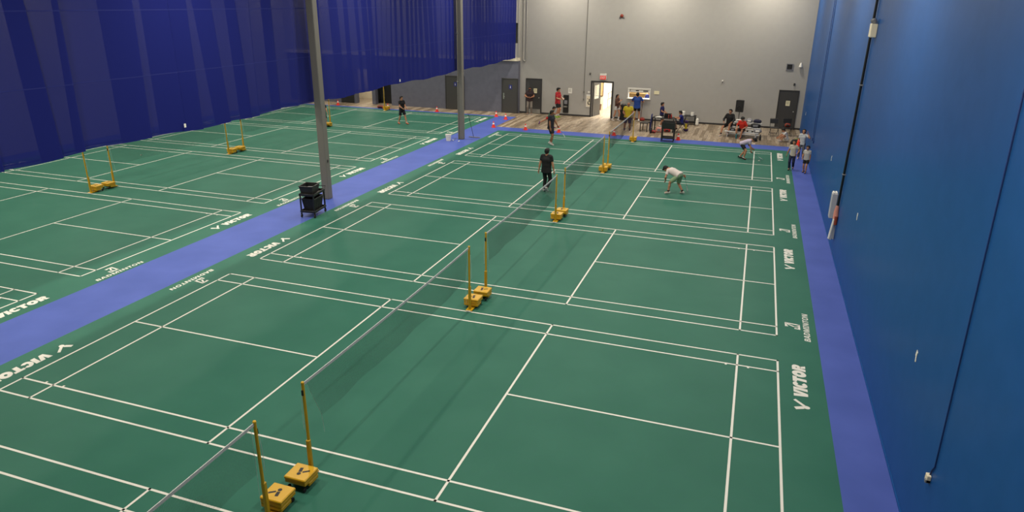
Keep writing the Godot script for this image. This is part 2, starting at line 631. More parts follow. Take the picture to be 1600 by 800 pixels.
# A figure: joints for a person of 1.70 m, scaled to H. Faces local +z; local +x is the figure's left.
func person(label: String, at: Vector3, H: float, turn: float, P: Dictionary, O: Dictionary) -> Node3D:
	var s := H / 1.70
	var root := thing("person", label, "person", at, deg_to_rad(turn))
	var w: float = g(O, "width", 1.0)          # build
	var hs: float = g(O, "head", 1.0) * s      # head scale
	var pel: Vector3 = g(P, "pelvis", Vector3(0, 0.93, 0))
	var lean: Vector3 = (g(P, "lean", Vector3(0, 1, 0)) as Vector3).normalized()
	var tw: float = deg_to_rad(g(P, "twist", 0.0))
	var side := Vector3(cos(tw), 0, -sin(tw))
	side = (side - lean * side.dot(lean)).normalized()
	var hip_side: Vector3 = g(P, "hips", Vector3(1, 0, 0))
	var fwd := side.cross(lean).normalized()
	var wst := pel + lean * 0.14
	var chest := pel + lean * 0.34
	var shl := pel + lean * 0.47
	var neck := pel + lean * 0.52
	var hdir: Vector3 = (g(P, "head", lean) as Vector3).normalized()
	var sl := shl + side * 0.175 * w
	var sr := shl - side * 0.175 * w
	var hl: Vector3 = g(P, "hl", Vector3(0.25, 0.80, 0.03))
	var hr: Vector3 = g(P, "hr", Vector3(-0.25, 0.80, 0.03))
	var el := bend(sl, hl, 0.28, 0.25, g(P, "el", -fwd + side * 0.5))
	var er := bend(sr, hr, 0.28, 0.25, g(P, "er", -fwd - side * 0.5))
	hl = el + (hl - el).normalized() * 0.25
	hr = er + (hr - er).normalized() * 0.25
	var fl: Vector3 = g(P, "fl", Vector3(0.11, 0.085, -0.02))
	var fr: Vector3 = g(P, "fr", Vector3(-0.11, 0.085, -0.02))
	var jl := pel - Vector3(0, 0.03, 0) + hip_side * 0.09
	var jr := pel - Vector3(0, 0.03, 0) - hip_side * 0.09
	var kl := bend(jl, fl, 0.43, 0.42, g(P, "kl", Vector3(0.1, 0, 1)))
	var kr := bend(jr, fr, 0.43, 0.42, g(P, "kr", Vector3(-0.1, 0, 1)))
	fl = kl + (fl - kl).normalized() * 0.42
	fr = kr + (fr - kr).normalized() * 0.42
	var tl: Vector3 = (g(P, "tl", Vector3(0.12, -0.28, 1)) as Vector3).normalized()
	var tr: Vector3 = (g(P, "tr", Vector3(-0.12, -0.28, 1)) as Vector3).normalized()
	var torso := func(e: float, low: float) -> Array:
		var a := []
		if e > 0.0:         # a garment: falls straight and ends in a flat hem
			var bot := pel - lean * (low + 0.055)
			for q in [-1.0, 0.0, 1.0]:
				a.append([wst + side * 0.05 * w * q, bot + hip_side * 0.068 * w * q, 0.100 * w + e, 0.114 * w + e, 1])
				a.append([wst + side * 0.05 * w * q, chest + side * 0.068 * w * q, 0.100 * w + e, 0.108 * w + e, 0])
		else:
			a.append([pel + hip_side * 0.065 * w, pel - hip_side * 0.065 * w, 0.105 * w, 0.105 * w, 0])
			a.append([pel + side * 0.05 * w, chest + side * 0.068 * w, 0.100 * w, 0.108 * w, 0])
			a.append([pel - side * 0.05 * w, chest - side * 0.068 * w, 0.100 * w, 0.108 * w, 0])
		a.append([chest + side * 0.06 * w, shl + side * 0.125 * w, 0.10 * w + e, 0.060 + e, 0])
		a.append([chest - side * 0.06 * w, shl - side * 0.125 * w, 0.10 * w + e, 0.060 + e, 0])
		a.append([shl + side * 0.13 * w, shl - side * 0.13 * w, 0.060 + e, 0.060 + e, 0])
		return a
	var body: Array = torso.call(0.0, 0.0)
	body.append([shl, neck + hdir * 0.07, 0.062, 0.052, 0])
	for e in [[sl, el, hl], [sr, er, hr]]:
		body.append([e[0], e[1], 0.050, 0.040, 0])
		body.append([e[1], e[1].lerp(e[2], 0.35), 0.040, 0.042, 0])
		body.append([e[1].lerp(e[2], 0.35), e[2], 0.042, 0.026, 0])
	for e in [[jl, kl, fl, tl], [jr, kr, fr, tr]]:
		body.append([e[0], e[1], 0.080, 0.055, 0])
		body.append([e[1], e[1].lerp(e[2], 0.35), 0.053, 0.055, 0])
		body.append([e[1].lerp(e[2], 0.35), e[2], 0.055, 0.036, 0])
		body.append([e[2], e[2] + e[3] * 0.12, 0.036, 0.030, 0])
	var scale_all := func(a: Array) -> Array:
		var out := []
		for p in a:
			out.append([p[0] * s, p[1] * s, p[2] * s, p[3] * s, p[4]])
		return out
	var cell := 0.021 * s
	var parts := [[field_mesh(scale_all.call(body), cell, 0.03 * s), Transform3D()]]
	# head
	var hz: Vector3 = (g(P, "face", fwd) as Vector3)
	hz = (hz - hdir * hz.dot(hdir)).normalized()
	var hb := Basis(hdir.cross(hz).normalized(), hdir, hz)
	var hc := (neck + hdir * 0.015) * s + hdir * 0.122 * hs
	var hx := Transform3D(hb.scaled_local(Vector3.ONE * hs), hc)
	parts.append([head_pre.skin, hx])
	# hands
	for e in [[hl, el, false, g(P, "gl", false)], [hr, er, true, g(P, "gr", false)]]:
		var d: Vector3 = (e[0] - e[1]).normalized()
		var fz: Vector3 = g(P, "thumb", fwd)
		if absf(fz.dot(d)) > 0.92:
			fz = Vector3.UP
		fz = (fz - d * fz.dot(d)).normalized()
		var by := -d
		var bx := by.cross(fz).normalized()
		var hb2 := Basis(bx, by, fz)
		if e[2]:
			hb2 = Basis(-bx, by, fz)
		parts.append([hand_pre["grip" if e[3] else "relaxed"], Transform3D(hb2.scaled_local(Vector3.ONE * s * 1.02), e[0] * s)])
	var skin := cloth("skin_" + str(g(O, "skin", 0)), [Color(0.66, 0.47, 0.36), Color(0.55, 0.37, 0.27), Color(0.40, 0.26, 0.19)][g(O, "skin", 0)])
	obj("body", join(parts), skin, root)
	# eyes and mouth
	var ey := ST()
	for sx in [-1.0, 1.0]:
		lathe(ey, hx * Vector3(sx * 0.030, 0.014, 0.088), [Vector2(0, -0.006), Vector2(0.007, 0), Vector2(0, 0.006)], 8, hx.basis)
	obj("eyes", ey, "eye_dark", root)
	if O.has("hair"):
		obj("hair", join([[head_pre[O.hair], hx]]), cloth("hair", Color(0.035, 0.03, 0.028)) if not O.has("hair_color") else cloth("hair_grey", Color(0.2, 0.17, 0.15)), root)
	# clothing
	var tc: Color = O.top
	var sleeve: float = g(O, "sleeve", 0.62)
	var shirt: Array = torso.call(0.020, g(O, "hem", 0.03))
	for e in [[sl, el, hl], [sr, er, hr]]:
		if sleeve <= 1.0:
			shirt.append([e[0], e[0].lerp(e[1], sleeve), 0.066, 0.064, 1])
		else:
			shirt.append([e[0], e[1], 0.064, 0.055, 0])
			shirt.append([e[1], e[1].lerp(e[2], sleeve - 1.0), 0.055, 0.044, 1])
	obj("shirt", join([[field_mesh(scale_all.call(shirt), cell, 0.03 * s), Transform3D()]]), cloth("top_" + tc.to_html(), tc), root)
	var bc: Color = O.bottom
	var leg: float = g(O, "leg", 0.72)
	var pants := [[pel + hip_side * 0.065 * w, pel - hip_side * 0.065 * w, 0.112 * w, 0.112 * w, 0]]
	for e in [[jl, kl, fl], [jr, kr, fr]]:
		if leg <= 1.0:
			pants.append([e[0], e[0].lerp(e[1], leg), 0.100, 0.096, 1])
		else:
			pants.append([e[0], e[1], 0.098, 0.075, 0])
			pants.append([e[1], e[1].lerp(e[2], leg - 1.0), 0.075, 0.064, 1])
	obj("trousers" if leg > 1.0 else "shorts", join([[field_mesh(scale_all.call(pants), cell, 0.025 * s), Transform3D()]]), cloth("bottom_" + bc.to_html(), bc), root)
	var sc: Color = g(O, "shoe", Color(0.8, 0.8, 0.8))
	for e in [[kl, fl, tl], [kr, fr, tr]]:
		var up: Vector3 = (e[0] - e[1]).normalized()
		var an: Vector3 = e[1]
		var sole: Vector3 = an - (up - e[2] * up.dot(e[2])).normalized() * 0.018
		var toe: Vector3 = sole + e[2] * 0.135
		var heel: Vector3 = sole - e[2] * 0.045
		var prs := [[heel, toe, 0.043, 0.037, 0], [an, an.lerp(e[0], 0.06), 0.048, 0.048, 1]]
		if O.has("sock"):
			obj("sock", join([[field_mesh(scale_all.call([[an, an.lerp(e[0], g(O, "sock_len", 0.3)), 0.046, 0.056, 1]]), cell * 0.8, 0.01 * s), Transform3D()]]), cloth("sock_" + (O.sock as Color).to_html(), O.sock), root)
		obj("shoe", join([[field_mesh(scale_all.call(prs), cell * 0.7, 0.02 * s), Transform3D()]]), cloth("shoe_" + sc.to_html(), sc), root)
	grip_l = root.transform * (hl * s + (hl - el).normalized() * 0.075 * s)
	grip_r = root.transform * (hr * s + (hr - er).normalized() * 0.075 * s)
	return root

# ------------------------------------------------------------------ the setting
const PITCH := 7.24          # from one court to the next
const WALL_X := 8.25
const BACK_Z := -35.1
const DARK_Z := -34.75
const CUR_X := -8.68

func light_and_camera() -> void:
	var cam := Camera3D.new()
	cam.name = "camera"
	add_child(cam)
	cam.position = Vector3(5.5956, 6.6952, 7.1959)
	cam.rotation = Vector3(-0.3547, 0.3305, 0.0104)
	cam.fov = rad_to_deg(2.0 * atan(400.0 / 1075.16))
	cam.far = 200.0
	cam.current = true
	var env := Environment.new()
	env.background_mode = Environment.BG_COLOR
	env.background_color = Color(0.02, 0.02, 0.02)
	env.tonemap_mode = Environment.TONE_MAPPER_LINEAR
	env.tonemap_exposure = 1.0
	env.sdfgi_enabled = true
	env.ssao_enabled = true
	env.ssil_enabled = true
	var we := WorldEnvironment.new()
	we.name = "environment"
	we.environment = env
	add_child(we)
	# rows of high-bay fittings: six across the two bays, five along the hall
	var src: Node3D = null
	for x in [-22.8, -17.1, -11.4, -5.7, 0.0, 5.7]:
		for z in [0.8, -7.6, -16.0, -24.5, -32.9]:
			if src == null:
				src = high_bay(Vector3(x, 9.0, z))
			else:
				dup(src, src.get_meta("label"), Vector3(x, 9.0, z))

func high_bay(at: Vector3) -> Node3D:
	var t := thing("high_bay_light", "white rectangular high bay light hung below the hall ceiling", "light", at, 0.0, "high bay lights of the hall")
	var st := ST()
	box(st, Vector3(0, 0.05, 0), Vector3(0.5, 0.1, 1.25), 0.015)
	obj("housing", st, "white", t)
	st = ST()
	box(st, Vector3(0, -0.008, 0), Vector3(0.44, 0.012, 1.18))
	obj("diffuser", st, "lamp_panel", t)
	for z in [-0.45, 0.45]:
		st = ST()
		tube(st, [Vector3(0, 0.1, z), Vector3(0, 1.0, z)], 0.004, 5)
		obj("hanger_wire", st, "metal", t)
	var l := AreaLight3D.new()
	l.name = "glow"
	l.area_size = Vector2(0.44, 1.18)
	l.light_color = Color(1.0, 0.96, 0.89)
	l.light_energy = 32.0
	l.area_range = 60.0
	l.area_attenuation = 2.0
	l.shadow_enabled = true
	l.position = Vector3(0, -0.03, 0)
	l.rotation_degrees.x = -90.0
	t.add_child(l)
	return t

func wall_panels(st: SurfaceTool, x0: float, x1: float, y1: float, z_face: float, z_back: float, holes: Array) -> SurfaceTool:
	# a wall across x with rectangular openings [x0, x1, y0, y1]
	var xs := [x0, x1]
	for h in holes:
		xs.append(h[0])
		xs.append(h[1])
	xs.sort()
	for i in xs.size() - 1:
		var a: float = xs[i]
		var b: float = xs[i + 1]
		if b - a < 1e-4:
			continue
		var mid := (a + b) * 0.5
		var y := 0.0
		var cut := []
		for h in holes:
			if mid > h[0] and mid < h[1]:
				cut.append(h)
		for h in cut:
			if h[2] > y:
				ab(st, Vector3(a, y, z_back), Vector3(b, h[2], z_face))
			y = h[3]
		ab(st, Vector3(a, y, z_back), Vector3(b, y1, z_face))
	return st

func build_floor() -> void:
	var st := ST()
	ab(st, Vector3(-26, -0.3, -44.4), Vector3(9, -0.03, 10))
	struct_mesh("floor_slab", st, "concrete")
	# sprung green mats of the two rows of courts
	var courts := struct_node("floor_green_right")
	st = ST()
	ab(st, Vector3(-7.53, -0.03, -28.5), Vector3(7.5, 0, 9.6))
	obj("court_mat", st, "court_green", courts)
	for k in range(-1, 4):
		court_marks(courts, 0.0, -(3.05 + PITCH * k))
	courts = struct_node("floor_green_left")
	st = ST()
	ab(st, Vector3(-24.4, -0.03, -32.95), Vector3(-9.31, 0, 9.6))
	obj("court_mat", st, "court_green", courts)
	for k in range(-1, 4):
		court_marks(courts, -16.77, -(7.63 + PITCH * k))
	st = ST()
	ab(st, Vector3(-9.31, -0.03, -29.6), Vector3(-7.53, 0, 9.6))
	ab(st, Vector3(-9.31, -0.03, -33.3), Vector3(-8.12, 0, -29.6))
	ab(st, Vector3(-7.53, -0.03, -29.6), Vector3(WALL_X, 0, -28.5))
	ab(st, Vector3(7.5, -0.03, -28.5), Vector3(WALL_X, 0, 9.6))
	ab(st, Vector3(-25.5, -0.03, -33.3), Vector3(-9.31, 0, -32.95))
	ab(st, Vector3(-25.5, -0.03, -32.95), Vector3(-24.4, 0, 9.6))
	struct_mesh("floor_blue", st, "mat_blue")
	# wood-look planks along the far wall
	var wood := struct_node("floor_wood")
	var rng := RandomNumberGenerator.new()
	rng.seed = 77
	var W := 0.19
	var L := 2.4
	var meshes := {}
	var lay := func(x0: float, x1: float, z0: float, z1: float, into: Node3D) -> void:
		var x := x0
		while x < x1 - 0.02:
			var w := minf(W, x1 - x)
			var z := z0 - rng.randf() * L
			while z < z1 - 0.02:
				var a := maxf(z, z0)
				var b := minf(z + L, z1)
				if b - a > 0.05:
					var key := "%.2f_%.2f" % [w, b - a]
					if not meshes.has(key):
						var p := ST()
						box(p, Vector3(0, -0.0125, 0), Vector3(w - 0.005, 0.025, b - a - 0.005), 0.002)
						meshes[key] = p.commit()
					var o := obj("plank", meshes[key], "wood_%d" % rng.randi_range(0, 3), into)
					o.position = Vector3(x + w * 0.5, 0, (a + b) * 0.5)
				z += L
			x += W
	lay.call(-8.12, WALL_X, BACK_Z, -29.6, wood)
	st = ST()
	ab(st, Vector3(-8.12, -0.03, BACK_Z), Vector3(WALL_X, -0.012, -29.6))
	obj("underlay", st, "brown", wood)
	var wood2 := struct_node("floor_wood_left")
	lay.call(-25.5, -8.12, DARK_Z - 0.25, -33.3, wood2)
	st = ST()
	ab(st, Vector3(-25.5, -0.03, DARK_Z - 0.25), Vector3(-8.12, -0.012, -33.3))
	obj("underlay", st, "brown", wood2)

func arc(c: Vector2, rx: float, ry: float, a0: float, a1: float, n: int) -> Array:
	var p := []
	for i in n + 1:
		var a := deg_to_rad(lerpf(a0, a1, float(i) / n))
		p.append(c + Vector2(cos(a) * rx, sin(a) * ry))
	return p

func ring_piece(c: Vector2, o: Vector2, q: Vector2, a0: float, a1: float, n: int) -> Array:
	var p := arc(c, o.x, o.y, a0, a1, n)
	var r := arc(c, q.x, q.y, a0, a1, n)
	r.reverse()
	p.append_array(r)
	return p

func heavy_word(st: SurfaceTool, xf: Transform3D, width: float, height: float, shear: float, thick: float) -> void:
	# the six letters V I C T O R, heavy and slanted
	var full := 4.64
	var sl := Transform2D(Vector2((width - shear * height) / full, 0), Vector2(shear * height, height), Vector2.ZERO)
	var put := func(x: float, poly: Array) -> void:
		prism(st, poly.map(func(p): return sl * (p + Vector2(x, 0))), xf, thick)
	put.call(0.0, [Vector2(0, 1), Vector2(0.36, 1), Vector2(0.46, 0.42), Vector2(0.56, 1), Vector2(0.92, 1), Vector2(0.63, 0), Vector2(0.29, 0)])
	put.call(0.93, [Vector2(0, 0), Vector2(0.34, 0), Vector2(0.34, 1), Vector2(0, 1)])
	put.call(1.30, ring_piece(Vector2(0.41, 0.5), Vector2(0.41, 0.52), Vector2(0.09, 0.20), 35.0, 325.0, 20))
	put.call(2.06, [Vector2(0, 1), Vector2(0.76, 1), Vector2(0.76, 0.70), Vector2(0.55, 0.70), Vector2(0.55, 0), Vector2(0.21, 0), Vector2(0.21, 0.70), Vector2(0, 0.70)])
	for a in [0.0, 180.0]:
		put.call(2.83, ring_piece(Vector2(0.45, 0.5), Vector2(0.45, 0.52), Vector2(0.115, 0.16), a, a + 180.0, 12))
	put.call(3.78, [Vector2(0, 0), Vector2(0.34, 0), Vector2(0.34, 1), Vector2(0, 1)])
	put.call(3.78, ring_piece(Vector2(0.46, 0.67), Vector2(0.34, 0.33), Vector2(0.03, 0.05), -90.0, 90.0, 10))
	put.call(3.78, [Vector2(0.33, 1.0), Vector2(0.46, 1.0), Vector2(0.46, 0.72), Vector2(0.33, 0.72)])
	put.call(3.78, [Vector2(0.33, 0.62), Vector2(0.46, 0.62), Vector2(0.46, 0.34), Vector2(0.33, 0.34)])
	put.call(3.78, [Vector2(0.34, 0.36), Vector2(0.62, 0.42), Vector2(0.86, 0.0), Vector2(0.50, 0.0)])

var mark_mesh := {}
func court_marks(parent: Node3D, cx: float, cz: float) -> void:
	# lines 40 mm wide; the two halves are each other turned by half a turn
	var T := 0.0015
	if mark_mesh.is_empty():
		var lines := {"base": [Vector3(6.68, 0, 0), 0.04, 6.1], "long": [Vector3(5.92, 0, 0), 0.04, 6.1], "short": [Vector3(2.0, 0, 0), 0.04, 6.1],
			"middle": [Vector3(4.34, 0, 0), 4.64, 0.04], "side": [Vector3(0, 0, -3.03), 13.4, 0.04], "single": [Vector3(0, 0, -2.57), 13.4, 0.04],
			"tick": [Vector3(5.71, 0, -2.53), 0.04, 0.04], "tick2": [Vector3(6.13, 0, -2.53), 0.04, 0.04]}
		for key in lines:
			var p := ST()
			ab(p, lines[key][0] - Vector3(lines[key][1] * 0.5, 0, lines[key][2] * 0.5), lines[key][0] + Vector3(lines[key][1] * 0.5, T, lines[key][2] * 0.5))
			mark_mesh[key] = p.commit()
		# lettering: runs away from the gallery, tops towards the court
		var flat := Transform3D(Basis(Vector3(0, 0, -1), Vector3(-1, 0, 0), Vector3(0, 1, 0)), Vector3(7.19, 0, -1.70))
		var word := ST()
		heavy_word(word, flat, 1.31, 0.245, 0.2, T)
		mark_mesh["word"] = word.commit()
		flat.origin = Vector3(7.19, 0, -1.27)
		var em := ST()
		stroke(em, [Vector2(0.345, 0.24), Vector2(0.165, 0.085)], 0.055, flat, T)
		stroke(em, [Vector2(0.045, 0.24), Vector2(0.105, 0.10)], 0.085, flat, T)
		var blob := []
		for i in 16:
			var a := TAU * i / 16.0
			blob.append(Vector2(0.125, 0.048) + Vector2(cos(a) * 0.052, sin(a) * 0.062).rotated(-0.35))
		prism(em, blob, flat, T)
		mark_mesh["emblem"] = em.commit()
		flat.origin = Vector3(7.36, 0, 3.11)
		var bad := ST()
		bad.append_from(text_mesh("BADMINTON", 1.46, 0.125, 0.2, 0.0, T), 0, flat)
		mark_mesh["small_word"] = bad.commit()
		flat.origin = Vector3(7.17, 0, 2.56)
		var z1 := ST()
		stroke(z1, [Vector2(0.283, 0.31), Vector2(0.23, 0.0)], 0.046, flat, T)
		stroke(z1, [Vector2(0.275, 0.292), Vector2(0.11, 0.287), Vector2(0.118, 0.245)], 0.044, flat, T)
		stroke(z1, [Vector2(0.235, 0.275), Vector2(0.112, 0.11)], 0.042, flat, T)
		stroke(z1, [Vector2(0.24, 0.018), Vector2(0.022, 0.018), Vector2(0.034, 0.115)], 0.044, flat, T)
		stroke(z1, [Vector2(0.112, 0.125), Vector2(0.135, 0.03)], 0.036, flat, T)
		mark_mesh["crest"] = z1.commit()
	for half in 2:
		var xf := Transform3D(Basis(Vector3.UP, PI * half), Vector3(cx, 0, cz))
		for key in mark_mesh:
			var o := obj({"word": "lettering", "small_word": "lettering", "emblem": "emblem", "crest": "emblem"}.get(key, "court_line"), mark_mesh[key], "line_white", parent)
			o.transform = xf

func build_walls() -> void:
	# blue wall on the right
	var st := ST()
	ab(st, Vector3(WALL_X, -0.03, BACK_Z - 0.2), Vector3(WALL_X + 0.25, 10, 9.8))
	struct_mesh("wall_right", st, "wall_blue")
	st = ST()
	ab(st, Vector3(WALL_X - 0.012, 0, -28.5), Vector3(WALL_X, 0.035, 9.5))
	struct_mesh("baseboard_right", st, "wall_blue")
	# far wall: pale grey part
	st = ST()
	wall_panels(st, -8.5, WALL_X + 0.25, 10.0, BACK_Z, BACK_Z - 0.2, [[-3.87, -2.58, 0.0, 2.16], [-1.6, -0.33, 1.28, 1.84]])
	struct_mesh("wall_back", st, "wall_grey")
	# darker grey part behind the left bay
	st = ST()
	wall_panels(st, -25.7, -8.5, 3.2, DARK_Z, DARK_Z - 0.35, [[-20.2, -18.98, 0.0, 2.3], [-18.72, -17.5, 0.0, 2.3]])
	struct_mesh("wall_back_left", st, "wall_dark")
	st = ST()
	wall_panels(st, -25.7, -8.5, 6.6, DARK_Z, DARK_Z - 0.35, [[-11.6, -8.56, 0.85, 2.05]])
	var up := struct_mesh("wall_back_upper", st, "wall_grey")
	up.position.y = 3.4
	st = ST()
	ab(st, Vector3(-25.7, 3.2, DARK_Z - 0.35), Vector3(-8.5, 3.4, DARK_Z + 0.06), 0.01)
	struct_mesh("trim_1", st, "cream")
	st = ST()
	for h in [[-8.5, -3.93], [-2.52, WALL_X]]:
		ab(st, Vector3(h[0], 0, BACK_Z), Vector3(h[1], 0.1, BACK_Z + 0.015), 0.004)
	struct_mesh("baseboard_back", st, "frame_dark")
	st = ST()
	ab(st, Vector3(-25.75, -0.03, DARK_Z - 0.35), Vector3(-25.5, 10, 9.8))
	struct_mesh("wall_left", st, "wall_grey")
	st = ST()
	ab(st, Vector3(-25.75, -0.03, 9.6), Vector3(WALL_X + 0.25, 10, 9.8))
	struct_mesh("wall_front", st, "wall_grey")
	st = ST()
	ab(st, Vector3(-25.75, 10.0, BACK_Z - 0.35), Vector3(WALL_X + 0.25, 10.2, 9.8))
	struct_mesh("ceiling", st, "ceiling_white")
	# steel columns between the bays
	for i in 2:
		var z: float = [-13.2, -25.4][i]
		var t := thing("steel_column", ["grey square steel column behind the black cart with the bins", "grey square steel column with a paper notice and a leaning mop"][i], "column", Vector3(-8.41, 0, z))
		st = ST()
		box(st, Vector3(0, 5.0, 0), Vector3(0.265, 10.0, 0.265), 0.02)
		obj("shaft", st, "steel_grey", t)
		st = ST()
		if i == 0:
			ab(st, Vector3(0.125, 1.32, -0.03), Vector3(0.145, 1.42, 0.05), 0.004)
			obj("switch_box", st, "frame_dark", t)
		else:
			tube(st, [Vector3(-0.09, 0.0, 0.16), Vector3(-0.09, 10.0, 0.16)], 0.025, 8)
			obj("conduit", st, "steel_grey", t)
			for y in [2.9, 5.2]:
				st = ST()
				box(st, Vector3(-0.09, y, 0.15), Vector3(0.09, 0.05, 0.07), 0.006)
				obj("conduit_clamp", st, "metal", t)
			st = ST()
			ab(st, Vector3(0.0, 1.42, 0.125), Vector3(0.11, 1.66, 0.128))
			obj("notice", st, "paper_white", t)

func fold(t: float, y: float) -> Vector2:
	# where the cloth hangs (x out, z along) at run t: single stretches between folds that double back into three
	# layers; the folds grow closer towards the far wall, where the cloth is gathered
	var u := -t
	var w := 6.2 + 7.0 * smoothstep(9.0, 22.0, u)                     # folds per run
	var ph := 6.2 * u + 7.0 * maxf(0.0, u - 15.5) * smoothstep(9.0, 22.0, u) + 1.6 * sin(u * 0.7) + 1.0 * sin(u * 1.71 + 0.6) + 0.6 * sin(u * 3.3)
	var amp := (2.7 + 1.2 * sin(u * 0.83 + 2.0) + 0.9 * sin(u * 2.3)) / w * (1.0 - 0.2 * smoothstep(9.0, 20.0, u))
	var s := sin(ph)
	var z := t - amp * s + 0.05 * (y - 6.0) * sin(u * 0.9) + 0.03 * (y - 6.0) * sin(u * 2.3)
	var flat := 1.0 - 0.68 * smoothstep(7.0, 20.0, u)
	return Vector2((0.075 * s + 0.02 * sin(u * 5.3 + 1.0)) * flat, clampf(z, -34.7, 5.2))

func build_curtain() -> void:
	var t := thing("divider_curtain", "tall blue divider curtain raised above the floor between the two rows of courts", "curtain", Vector3(CUR_X, 0, 0))
	var ys := [3.42, 4.88, 6.41, 7.94, 9.6]
	var hem := func(z: float) -> float:
		return 0.035 * sin(z * 0.9) + 0.02 * sin(z * 2.7 + 1.0)
	var ts := []
	var k := -34.9
	while k < 4.9:
		ts.append(k)
		k += 0.026
	var band := func(st: SurfaceTool, y0: float, y1: float, off: float, sag0: float, sag1: float) -> void:
		for j in ts.size() - 1:
			var q := []
			for e in [[ts[j], y0, sag0], [ts[j + 1], y0, sag0], [ts[j + 1], y1, sag1], [ts[j], y1, sag1]]:
				var f := fold(e[0], e[1])
				var d := fold(e[0] + 0.01, e[1]) - fold(e[0] - 0.01, e[1])
				var n := Vector3(d.y, 0, -d.x).normalized()
				q.append([Vector3(f.x, e[1] + hem.call(f.y) * e[2], f.y) + n * off, n])
			sm_quad(st, q)
	for i in 4:
		var st := ST()
		for r in 3:
			var y0: float = lerpf(ys[i], ys[i + 1], r / 3.0)
			var y1: float = lerpf(ys[i], ys[i + 1], (r + 1) / 3.0)
			band.call(st, y0, y1, 0.0, (1.0 - r / 3.0) if i == 0 else 0.0, (1.0 - (r + 1) / 3.0) if i == 0 else 0.0)
		obj("cloth_panel", st, "curtain_blue", t)
	for i in [1, 2, 3]:
		var st := ST()
		band.call(st, ys[i] - 0.012, ys[i] + 0.012, 0.003, 0.0, 0.0)
		obj("seam", st, "curtain_seam", t)
	var st := ST()
	band.call(st, ys[0] - 0.06, ys[0] + 0.03, 0.004, 1.0, 1.0)
	obj("hem", st, "curtain_blue", t)
	st = ST()
	tube(st, [Vector3(0, 9.62, -34.7), Vector3(0, 9.62, 5.0)], 0.03, 8)
	obj("track", st, "steel_grey", t)
	# white tags clipped to the hem
	for e in [[-7.25, 3.52], [-19.3, 3.52]]:
		st = ST()
		box(st, Vector3(0.13, e[1], e[0]), Vector3(0.01, 0.10, 0.07), 0.003)
		obj("tag", st, "paper_white", t)

# ------------------------------------------------------------------ courts' furniture
var post_proto: Node3D = null
func net_post(label: String, x: float, z: float, far: bool) -> Node3D:
	var turn := PI if far else 0.0
	if post_proto != null:
		return dup(post_proto, label, Vector3(x, 0, z), turn)
	var t := thing("net_post", label, "net post", Vector3(x, 0, z), turn, "yellow weighted net posts")
	post_proto = t
	var st := ST()
	tube(st, [Vector3(0, 0.02, 0), Vector3(0, 1.55, 0)], 0.0225, 12)
	obj("tube", st, "post_yellow", t)
	st = ST()
	box(st, Vector3(0, 0.31, 0.012), Vector3(0.058, 0.58, 0.058), 0.008)
	obj("sleeve", st, "post_yellow", t)
	st = ST()
	lathe(st, Vector3(0, 1.545, 0), [Vector2(0.024, 0), Vector2(0.026, 0.012), Vector2(0.02, 0.026), Vector2(0.0, 0.03)], 12)
	obj("cap", st, "post_yellow", t)
	st = ST()
	box(st, Vector3(0.0, 1.40, 0.024), Vector3(0.03, 0.09, 0.022), 0.004)
	obj("cleat", st, "post_dark", t)
	# foot plate with a pale rubber toe
	st = ST()
	box(st, Vector3(0, 0.022, 0.07), Vector3(0.15, 0.028, 0.28), 0.006)
	obj("foot_plate", st, "post_yellow", t)
	st = ST()
	box(st, Vector3(0, 0.012, -0.055), Vector3(0.12, 0.024, 0.07), 0.006)
	obj("rubber_toe", st, "white", t)
	# two cast weights under a lid
	for i in 2:
		st = ST()
		box(st, Vector3(0.02, 0.088 + 0.062 * i, [0.225, 0.275][i]), Vector3(0.345, 0.058, [0.225, 0.325][i]), 0.008)
		obj("weight", st, "post_yellow", t)
	st = ST()
	tube(st, [Vector3(-0.026, 1.36, 0.02), Vector3(-0.036, 1.1, 0.03), Vector3(-0.034, 0.78, 0.03)], 0.0028, 5)
	obj("pull_cord", st, "string_white", t)
	st = ST()
	box(st, Vector3(0.02, 0.207, 0.275), Vector3(0.36, 0.05, 0.34), 0.012)
	var lid := obj("lid", st, "post_yellow", t)
	st = ST()
	var xf := Transform3D(Basis(Vector3(1, 0, 0), Vector3(0, 0, -1), Vector3(0, 1, 0)), Vector3(0.02, 0.232, 0.275))
	stroke(st, [Vector2(-0.035, 0.08), Vector2(-0.012, -0.012)], 0.05, xf, 0.0012)
	stroke(st, [Vector2(0.115, 0.055), Vector2(0.028, -0.006)], 0.034, xf, 0.0012)
	var blob := []
	for i in 14:
		blob.append(Vector2(-0.004, -0.05) + Vector2(cos(TAU * i / 14.0), sin(TAU * i / 14.0)) * 0.031)
	prism(st, blob, xf, 0.0012)
	obj("emblem", st, "post_dark", lid)
	for sx in [-0.11, 0.15]:
		st = ST()
		var c := Vector3(sx, 0.036, 0.405)
		lathe(st, c - Vector3(0.014, 0, 0), [Vector2(0.0, 0.0), Vector2(0.03, 0.0), Vector2(0.036, 0.006), Vector2(0.036, 0.022), Vector2(0.03, 0.028), Vector2(0.0, 0.028)], 14, Basis(Vector3(0, -1, 0), Vector3(1, 0, 0), Vector3(0, 0, 1)))
		obj("caster", st, "rubber", t)
	return t

